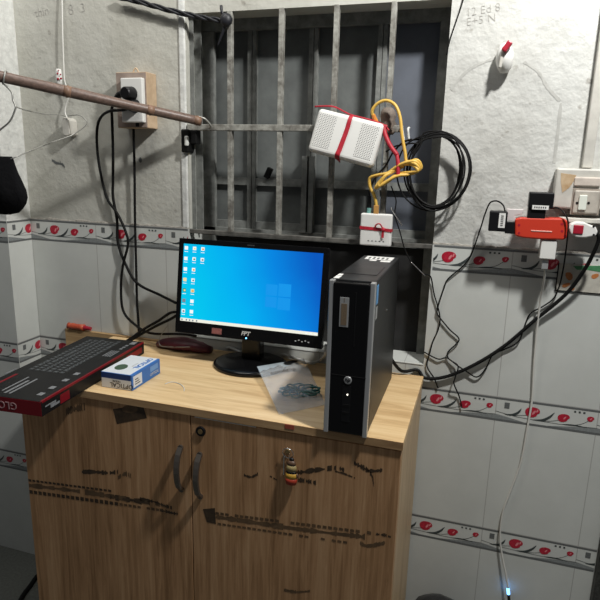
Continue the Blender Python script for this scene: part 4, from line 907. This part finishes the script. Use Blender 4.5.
# pull cord switch and white box
mb = MB(); q = at(62, -20, -0.012); cs = thing('pull_cord_switch', 'white cord switch with red marks hanging above the bamboo pole', 'switch', (at(59, 84, -0.012).x, -0.012, at(59, 84, -0.012).z))
mb.tube([at(61, -30, 0.003), at(62, 0, -0.004), at(62.5, 30, -0.008), at(63.5, 60, -0.010), at(64.5, 80, -0.012), at(67, 88, -0.012), at(69, 96, -0.012), at(66, 105, -0.012), at(65, 112, -0.014), at(67, 118, -0.018)], 0.0022, 7); obj('cord', mb, M['cord'], cs)
a, b = at(58.5, 69, -0.012), at(59.5, 85, -0.012); mb = MB(); mb.tube([a.lerp(b, t) for t in (0, 0.15, 0.4, 0.7, 0.92, 1)], lambda t: 0.0055+0.0045*math.sin(math.pi*min(1, t*0.8+0.1)), 12, False); body = obj('switch_body', mb, M['white_plastic'], cs)
mb = MB()
for u, v, s in ((58.5, 70.5, 0.0026), (57.5, 73.5, 0.0036), (60.5, 74.5, 0.003), (58, 79, 0.0046), (61, 78.5, 0.004)): p = at(u, v, -0.022); mb.ell(p, (s, 0.002, s*0.8), 8, 6)
obj('red_marks', mb, M['red_dark'], body)
mb = MB(); a, c = at(61.5, 117, -0.03), at(70, 136, -0.03); mb.use(M['old_plastic']); mb.prism([(a.x, a.z-0.012), (a.x+0.008, a.z), (c.x-0.006, a.z-0.003), (c.x, a.z-0.010), (c.x+0.001, c.z+0.006), (c.x-0.006, c.z), (a.x+0.006, c.z+0.001), (a.x+0.001, c.z+0.009)], -0.032, PY, 'y', 0.002); obj('cord_box', mb, None, label='small white plastic box on the wall below the bamboo pole', cat='junction box')

# wires and black cloth at far left
mb = MB(); q = at(5, 77, -0.345); n_ = []
ax = dirp; s1 = ax.cross(Vector((0, 0, 1))).normalized(); s2 = s1.cross(ax); s = (q-a*0).dot(Vector((0, 0, 0)))
pp = at(201, 121.5, -0.030); c = pp+dirp*((q-pp).dot(dirp))
mb.tube([c+(s1*math.cos(t*math.pi/5)+s2*math.sin(t*math.pi/5))*0.0160+dirp*(-0.004+0.0009*t) for t in range(11)], 0.0021, 6)
ydw = c.y
mb.tube([c+s2*-0.0160, at(11.5, 92, ydw), at(13, 100, ydw), at(15.5, 106, ydw), at(15, 110, ydw), at(10, 121, ydw), at(0, 130, ydw), at(-10, 139, ydw)], 0.0022, 6)
mb.tube([at(15.5, 106.5, ydw), at(25, 110, ydw+0.06), at(45, 114, -0.15), at(60, 114.5, -0.06), at(66, 116.5, -0.035)], 0.0015, 6)
mb.tube([at(68, 116, -0.036), at(78, 115, -0.05), at(85, 119, -0.06), at(86.5, 124, -0.06), at(80, 130, -0.07), at(70, 136, -0.09), at(50, 143, -0.16), at(30, 151, -0.25), at(16, 157, -0.30), at(5, 161, -0.30)], 0.0016, 6)
obj('hanging_wire', mb, M['wire'], label='thin galvanised wire twisted around the left end of the pole and looping down', cat='wire')
YC_ = -0.30; mb = MB(); rg = []; rnd = random.Random(8)
prof = [(156.5, 12), (160, 13.5), (166, 15), (174, 17.5), (182, 20.5), (190, 24), (197, 26), (203, 25.5), (208, 22.5), (212, 19), (214.5, 10)]
for v, ue in prof:
    xr_ = at(ue, v, YC_).x; xl_ = xr_-0.16-0.05*math.sin((v-156)/58*math.pi); z = at(8, v, YC_).z; cx_ = (xr_+xl_)/2; hw_ = (xr_-xl_)/2; dp = 0.012+0.028*math.sin(math.pi*min(1, (v-156)/60+0.03))
    rg.append([Vector((cx_+hw_*math.cos(2*math.pi*k/24), YC_+dp*math.sin(2*math.pi*k/24)*(1+0.25*math.sin(k*2.1+v*0.05)), z)) for k in range(24)])
mb.rings(rg); obj('black_garment', mb, M['cloth_black'], label='black cloth garment hanging at the far left from the wire below the pole', cat='garment')

# marks on the left plaster
mb = MB(); 
for pts, wd in (([(52, 160), (57, 163), (62, 164), (65, 167)], 0.006), ([(60, 161), (63, 166)], 0.003)):
    P = spline([at(u, v, PY) for u, v in pts], 4)
    for i in range(len(P)-1):
        h = wd*random.uniform(0.3, 1); h2 = wd*random.uniform(0.3, 1); mb.poly([P[i]+Vector((0, -0.0008, h)), P[i+1]+Vector((0, -0.0008, h2)), P[i+1]+Vector((0, -0.0008, -h2)), P[i]+Vector((0, -0.0008, -h))])
q = at(140.5, 160, PY); mb.prism(ellp(q.x, q.z, 0.005, 0.008), PY-0.0012, PY+0.001); obj('paint_chip', mb, M['border_grey'], wall)

# ------------------------------------------------------------------ right part of the wall
# pear switch on the plaster
p = at(505, 57, -0.03); ps = thing('rocker_switch', 'white oval cord switch with red rocker hanging on the right plaster wall', 'switch', (p.x, 0.0, at(505, 71, -0.02).z))
a, c = at(506, 42, -0.03), at(504, 71.5, -0.03)
mb = MB(); rg = []
for k in range(11):
    s = k/10; z = a.z+(c.z-a.z)*s; r = 0.0205*math.sin(math.pi*(0.07+0.86*s))**0.55; x = a.x+(c.x-a.x)*s
    rg.append([Vector((x+r*math.cos(2*math.pi*i/20), -0.012+0.026*(r/0.0205)*math.sin(2*math.pi*i/20), z)) for i in range(20)])
mb.rings(rg); body = obj('switch_body', mb, M['white_plastic'], ps)
mb = MB(); q = at(507, 46, -0.044); mb.M = Matrix.Translation(q) @ Matrix.Rotation(0.6, 4, 'Y'); mb.box((-0.006, -0.006, -0.013), (0.007, 0.012, 0.012), 0.003); obj('rocker', mb, M['red_dark'], body)
mb = MB(); q = at(501.5, 58, -0.036); mb.M = Matrix.Translation(q) @ Matrix.Rotation(0.1, 4, 'Y'); mb.box((-0.003, -0.005, -0.022), (0.004, 0.008, 0.024), 0.002); obj('side_slot', mb, M['old_plastic'], body)
mb = MB(); mb.tube([at(466, -12, 0.004), at(462, 4, 0.002), at(456, 22, 0.003), at(450, 40, 0.004), at(446.5, 55, 0.006)], 0.0016, 6); obj('thin_wire', mb, M['black_matt'], label='thin dark wire slanting down the plaster at the top right corner of the window', cat='wire')

# trunking, switch board
a, c = at(589, 120, -0.012), at(598, 120, -0.012); zb2 = at(588, 168, -0.012).z
mb = MB(); mb.box((a.x-0.001, -0.014, zb2), (c.x+0.002, PY, 2.3), 0.002); obj('cable_trunking', mb, M['old_plastic'], label='vertical plastic cable trunking above the switch board', cat='trunking')
a, c = at(557, 169, -0.03), at(620, 216, -0.03); bd = thing('switch_board', 'stained white switch board at the right edge with a single rocker switch', 'switch board', ((a.x+c.x)/2, 0, c.z))
mb = MB(); mb.box((a.x, -0.032, c.z+0.012), (c.x, PY, zb2-0.002), 0.004); board = obj('board', mb, M['old_plastic'], bd)
mb = MB(); q0, q1 = at(561, 173, -0.032), at(574, 193, -0.032); mb.prism([(q0.x, q0.z), (q1.x, q0.z-0.004), (q1.x-0.003, q1.z+0.03), (q1.x-0.012, q1.z+0.012), (q0.x+0.008, q1.z), (q0.x+0.002, q1.z+0.025)], -0.0328, -0.031); obj('varnish_patch', mb, M['stainboard'], board)
q0, q1 = at(575, 176, -0.036), at(600, 187, -0.036); mb = MB(); mb.box((q0.x, -0.037, q1.z), (q1.x, -0.031, q0.z-0.002), 0.003); obj('patch_strip', mb, mat('peach_filler', (0.62, 0.55, 0.48), 0.7, var=0.2, vscale=40), board)
q0, q1 = at(575, 190, -0.036), at(597, 214, -0.036); mb = MB(); mb.box((q0.x-0.004, -0.0335, q1.z-0.004), (q1.x+0.004, -0.031, q0.z+0.004), 0.001); obj('grime_halo', mb, mat('dirty_plastic', (0.36, 0.31, 0.26), 0.7, var=0.3, vscale=50), board)
mb = MB(); mb.box((q0.x, -0.042, q1.z), (q1.x, -0.0332, q0.z), 0.003); sp_ = obj('switch_plate', mb, mat('yellowed_plate', (0.50, 0.46, 0.40), 0.5, var=0.2, vscale=40), board)
q0, q1 = at(579.5, 195, -0.042), at(585.5, 210, -0.042); mb = MB(); mb.box((q0.x, -0.047, q1.z), (q1.x, -0.041, q0.z), 0.0015); obj('rocker', mb, mat('pale_green_white_rocker', (0.72, 0.76, 0.68), 0.35), sp_)
for u in (577, 588.5):
    mb = MB(); q = at(u, 203, -0.042); mb.cyl((q.x, -0.041, q.z), (q.x, -0.0428, q.z), 0.003, sides=10); obj('screw', mb, M['black'], sp_)
q0, q1 = at(560, 218, -0.04), at(625, 223.5, -0.04); mb = MB(); mb.box((q0.x, -0.040, q1.z-0.004), (q1.x, PY, q0.z+0.002), 0.002); obj('lower_ledge', mb, M['old_plastic'], board)

# faded sticker on the tile
q0, q1 = at(559, 263, -0.002), at(612, 293, -0.002); sk = thing('wall_sticker', 'faded paper sticker with green and orange print on the tile under the switch board', 'sticker', ((q0.x+q1.x)/2, 0, q1.z))
mb = MB(); mb.box((q0.x, -0.0022, q1.z-0.004), (q1.x, -0.0010, q0.z), 0.0002); sheet_ = obj('sheet', mb, M['sticker_paper'], sk)
mb = MB(); mb.use(M['black_matt']); mb.box((q0.x-0.0016, -0.0026, q1.z-0.006), (q0.x+0.0012, -0.0008, q0.z)); mb.box((q0.x, -0.0026, q1.z-0.006), (q1.x, -0.0008, q1.z-0.0035)); obj('edge_line', mb, None, sheet_)
mb = MB(); mb.use(M['print_green']); g0 = at(573, 266, -0.002); g1 = at(610, 272, -0.002); mb.prism([(g0.x, g0.z), (g1.x, g1.z+0.016), (g1.x, g1.z-0.004), (g0.x+0.028, g1.z+0.002), (g0.x+0.010, g0.z-0.009)], -0.0027, -0.002)
mb.use(M['print_orange'])
for u, v, rx, rz in ((569, 276, 0.008, 0.012), (566, 285, 0.010, 0.005), (595, 276, 0.009, 0.006), (572, 289, 0.006, 0.004)): q = at(u, v, -0.002); mb.prism(ellp(q.x, q.z, rx, rz, 0.5, 9, True), -0.0028, -0.002)
obj('printed_design', mb, None, sheet_)

# orange adaptor with plugs
YA = -0.075
q = at(541, 229, YA)
ad = thing('socket_adaptor', 'orange red multi-socket adaptor sticking out left of the switch board', 'adaptor', (q.x, -0.05, at(541, 240, YA).z))
P = [at(u, v, YA) for u, v in ((515, 219), (521, 217.5), (541, 218), (563, 218.5), (568, 221), (568, 237), (564, 240), (541, 239.5), (523, 238), (515, 236))]
mb = MB(); mb.prism([(p.x, p.z) for p in P], YA, -0.034, 'y', 0.0035); body = obj('adaptor_body', mb, M['red_plastic'], ad)
q0, q1 = at(531, 230, YA), at(552, 232, YA); mb = MB(); mb.box((q0.x, YA-0.001, q1.z-0.001), (q1.x, YA+0.002, q0.z), 0.0008); obj('highlight_rib', mb, mat('painted_rib_highlight', (0.80, 0.42, 0.36), 0.25), body)  # thin rib in a pale colour that paints in the highlight
for u, v in ((519, 225), (519, 233), (562, 224), (562, 231), (565, 236)):
    mb = MB(); q = at(u, v, YA); mb.cyl((q.x, YA+0.002, q.z), (q.x, YA-0.0004, q.z), 0.003, sides=10); obj('rivet', mb, M['red_dark'], body)
wp = thing('mains_plug', 'white mains plug with a red square feeding the orange adaptor', 'plug', (at(583, 229, YA).x, -0.05, at(583, 238, YA).z))
P = [at(u, v, YA+0.004) for u, v in ((568.5, 228), (571, 224), (577, 222), (585, 222.5), (590, 225), (596, 227), (598, 232), (596, 236), (590, 237), (585, 238), (576, 237.5), (571, 234))]
mb = MB(); mb.prism([(p.x, p.z) for p in P], YA+0.004, -0.041, 'y', 0.003); body = obj('plug_body', mb, M['white_plastic'], wp)
q0, q1 = at(574, 225, YA), at(583, 234.5, YA); mb = MB(); mb.box((q0.x, YA+0.0015, q1.z), (q1.x, YA+0.006, q0.z), 0.0018); obj('red_square', mb, M['red_dark'], body, label='deep red square inset')
for u, v in ((594, 226.5), (594, 235)):
    mb = MB(); q = at(u, v, YA); mb.cyl((q.x, YA+0.006, q.z), (q.x, YA+0.0032, q.z), 0.0025, sides=10); obj('screw', mb, M['black'], body)
mb = MB(); mb.tube([at(595, 232, -0.058), at(599, 238, -0.056), at(594, 252, -0.05), at(583, 272, -0.035), at(565, 295, -0.02), at(535, 320, -0.012), at(503, 347, -0.010), at(472, 366, -0.010), at(445, 377, -0.010), at(425, 378, -0.010)]+[Vector((0.09, -0.006, HT+0.012)), Vector((0.05, -0.030, HT+0.012)), Vector((0.02, -0.045, HT+0.05))], 0.0046, 10)
obj('mains_cable', mb, M['black_matt'], wp, label='thick black cable')

def adapter(name, label, u0, v0, u1, v1, yb, m, lab_rect=None):
    a, c = at(u0, v0, yb), at(u1, v1, yb); t = thing(name, label, 'power adapter', ((a.x+c.x)/2, yb+0.02, min(a.z, c.z)), 0, 'power adapters on the orange adaptor')
    mb = MB(); mb.box((a.x, yb, c.z), (c.x, yb+0.036, a.z), 0.0025); body = obj('adapter_body', mb, M[m], t)
    if lab_rect:
        q0, q1 = at(lab_rect[0], lab_rect[1], yb), at(lab_rect[2], lab_rect[3], yb); mb = MB(); mb.use(M['label_white']); mb.box((q0.x, yb-0.0005, q1.z), (q1.x, yb+0.002, q0.z)); mb.use(M['dim_print'])
        if q1.x-q0.x > q0.z-q1.z:
            for k in range(6): xx = q0.x+(q1.x-q0.x)*(0.12+0.13*k); mb.box((xx, yb-0.0008, q1.z+(q0.z-q1.z)*0.3), (xx+(q1.x-q0.x)*0.07, yb, q1.z+(q0.z-q1.z)*0.7))
        else:
            for k in range(6): zz = q1.z+(q0.z-q1.z)*(0.12+0.13*k); mb.box((q0.x+(q1.x-q0.x)*0.3, yb-0.0008, zz), (q0.x+(q1.x-q0.x)*0.7, yb, zz+(q0.z-q1.z)*0.07))
        obj('rating_label', mb, None, body)
    return t, body
t1, b1 = adapter('power_adapter', 'black power adapter on the left end of the orange adaptor', 490, 211, 506, 232, YA-0.002, 'black', (499.5, 213, 504.5, 228))
a, c = at(506, 222, YA+0.004), at(515, 234, YA+0.004); mb = MB(); mb.box((a.x, YA+0.004, c.z), (c.x, YA+0.03, a.z), 0.001); obj('plug_neck', mb, M['black'], t1)
a, c = at(507, 209, YA+0.008), at(523, 221, YA+0.008); mb = MB(); mb.prism([(a.x, a.z), (c.x, a.z), (c.x-0.004, c.z+0.016), (c.x-0.02, c.z+0.012), (a.x+0.022, c.z+0.004), (a.x+0.022, c.z-0.002), (a.x, c.z)], YA+0.008, YA+0.028, 'y', 0.001); obj('pin_cover', mb, mat('pale_pink_plastic', (0.60, 0.55, 0.54), 0.5), t1)
mb = MB(); mb.tube([at(505, 211, YA+0.014), at(503, 205, YA+0.02), at(497, 201, YA+0.03), at(490, 203, -0.035), at(485, 214, -0.028), at(480, 230, -0.018), at(471, 255, -0.008), at(463, 266, -0.006), at(448, 279, -0.005), at(444, 288, -0.005), at(440, 300, -0.005), at(437, 312, -0.006), at(440, 318, -0.006), at(450, 330, -0.006), at(459, 340, -0.006), at(448, 352, -0.006), at(449, 359, -0.006), at(458, 366, -0.010), at(455, 378, -0.018), at(454, 384, -0.018), at(459, 396, -0.006), at(462, 408, -0.006)], 0.0019, 7); obj('lead', mb, M['black_matt'], t1)
t2, b2_ = adapter('power_adapter', 'black power adapter on top of the orange adaptor', 530, 192, 553, 209, YA-0.004, 'black', (532.5, 205, 548.5, 210))
a, c = at(528.5, 207, YA), at(545, 218.5, YA); mb = MB(); mb.box((a.x, YA, c.z), (c.x, YA+0.03, a.z), 0.001); obj('plug_neck', mb, M['black'], t2)
mb = MB(); mb.tube([at(552, 208, YA+0.014), at(558, 208, YA+0.01), at(564, 213, YA-0.004), at(568, 222, YA-0.008), at(567.5, 236, YA-0.008), at(566, 250, -0.05), at(563, 270, -0.03), at(559, 287, -0.012), at(553, 299, -0.007), at(542, 307, -0.006), at(530, 314, -0.006), at(524, 328, -0.006), at(518, 342, -0.007), at(503, 350, -0.007), at(493, 354, -0.007), at(486, 368, -0.007), at(477, 377, -0.007), at(466, 371, -0.008), at(458, 366, -0.014), at(447, 358, -0.006), at(438, 359, -0.006), at(424, 352, -0.004)], 0.0019, 7); obj('lead', mb, M['black_matt'], t2)
t3, b3 = adapter('usb_charger', 'white USB charger hanging under the orange adaptor', 541.5, 240, 555, 260, YA+0.004, 'white_plastic')
a, c = at(542.5, 260, YA+0.008), at(553, 270, YA+0.008); mb = MB(); mb.box((a.x, YA+0.010, c.z), (a.x+(c.x-a.x)*0.55, YA+0.024, a.z), 0.0012); obj('usb_plug', mb, M['silver'], t3)
us = thing('charging_cable', 'long white charging cable hanging down the tiled wall from the charger', 'cable', tuple(at(508, 594, -0.02)))
mb = MB(); mb.tube([at(545, 268, -0.06), at(544, 280, -0.045), at(540.5, 300, -0.022), at(537, 330, -0.012), at(534, 365, -0.008), at(532, 400, -0.007), at(527, 430, -0.007), at(521, 462, -0.007), at(511, 490, -0.007), at(503, 512, -0.008), at(500, 535, -0.010), at(502, 555, -0.012), at(506, 575, -0.016), at(508, 588, -0.02)], 0.0026, 8); obj('cord', mb, M['cord'], us)
a = at(508, 589, -0.02); b = at(508.5, 594, -0.02); c = at(509.5, 606, -0.02)
mb = MB(); mb.cyl(a, b, 0.0045, sides=10); obj('glowing_tip', mb, M['led_blue'], us, label='blue glowing tip'); mb = MB(); mb.cyl(b, c, 0.0042, sides=10); obj('connector', mb, M['black'], us)

# ------------------------------------------------------------------ on the floor
mb = MB(); mb.tube([atz(37, 576, 0.006), atz(30, 586, 0.006), atz(24, 594, 0.006), atz(18, 606, 0.006), atz(10, 630, 0.006)], 0.0075, 8); obj('floor_cable', mb, M['black_matt'], label='black cable on the floor at the left side of the cabinet', cat='cable')
q = at(404, 612, -0.16); mb = MB(); rnd = random.Random(3); rg = []
bx_, by_ = q.x+0.02, -0.16
for k, (z, r) in enumerate(((0.0, 0.07), (0.02, 0.085), (0.08, 0.092), (0.14, 0.085), (0.18, 0.072), (0.195, 0.045), (0.20, 0.015))): rg.append([Vector((0.208+r*math.cos(2*math.pi*i/20)*rnd.uniform(0.95, 1.05), -0.11+r*math.sin(2*math.pi*i/20)*rnd.uniform(0.95, 1.05), z+0.0005)) for i in range(20)])
mb.rings(rg); obj('rubbish_bag', mb, mat('black_bin_liner', (0.012, 0.012, 0.013), 0.35, bump=0.4, bscale=30), label='black plastic bundle on the floor at the right side of the cabinet', cat='bag')
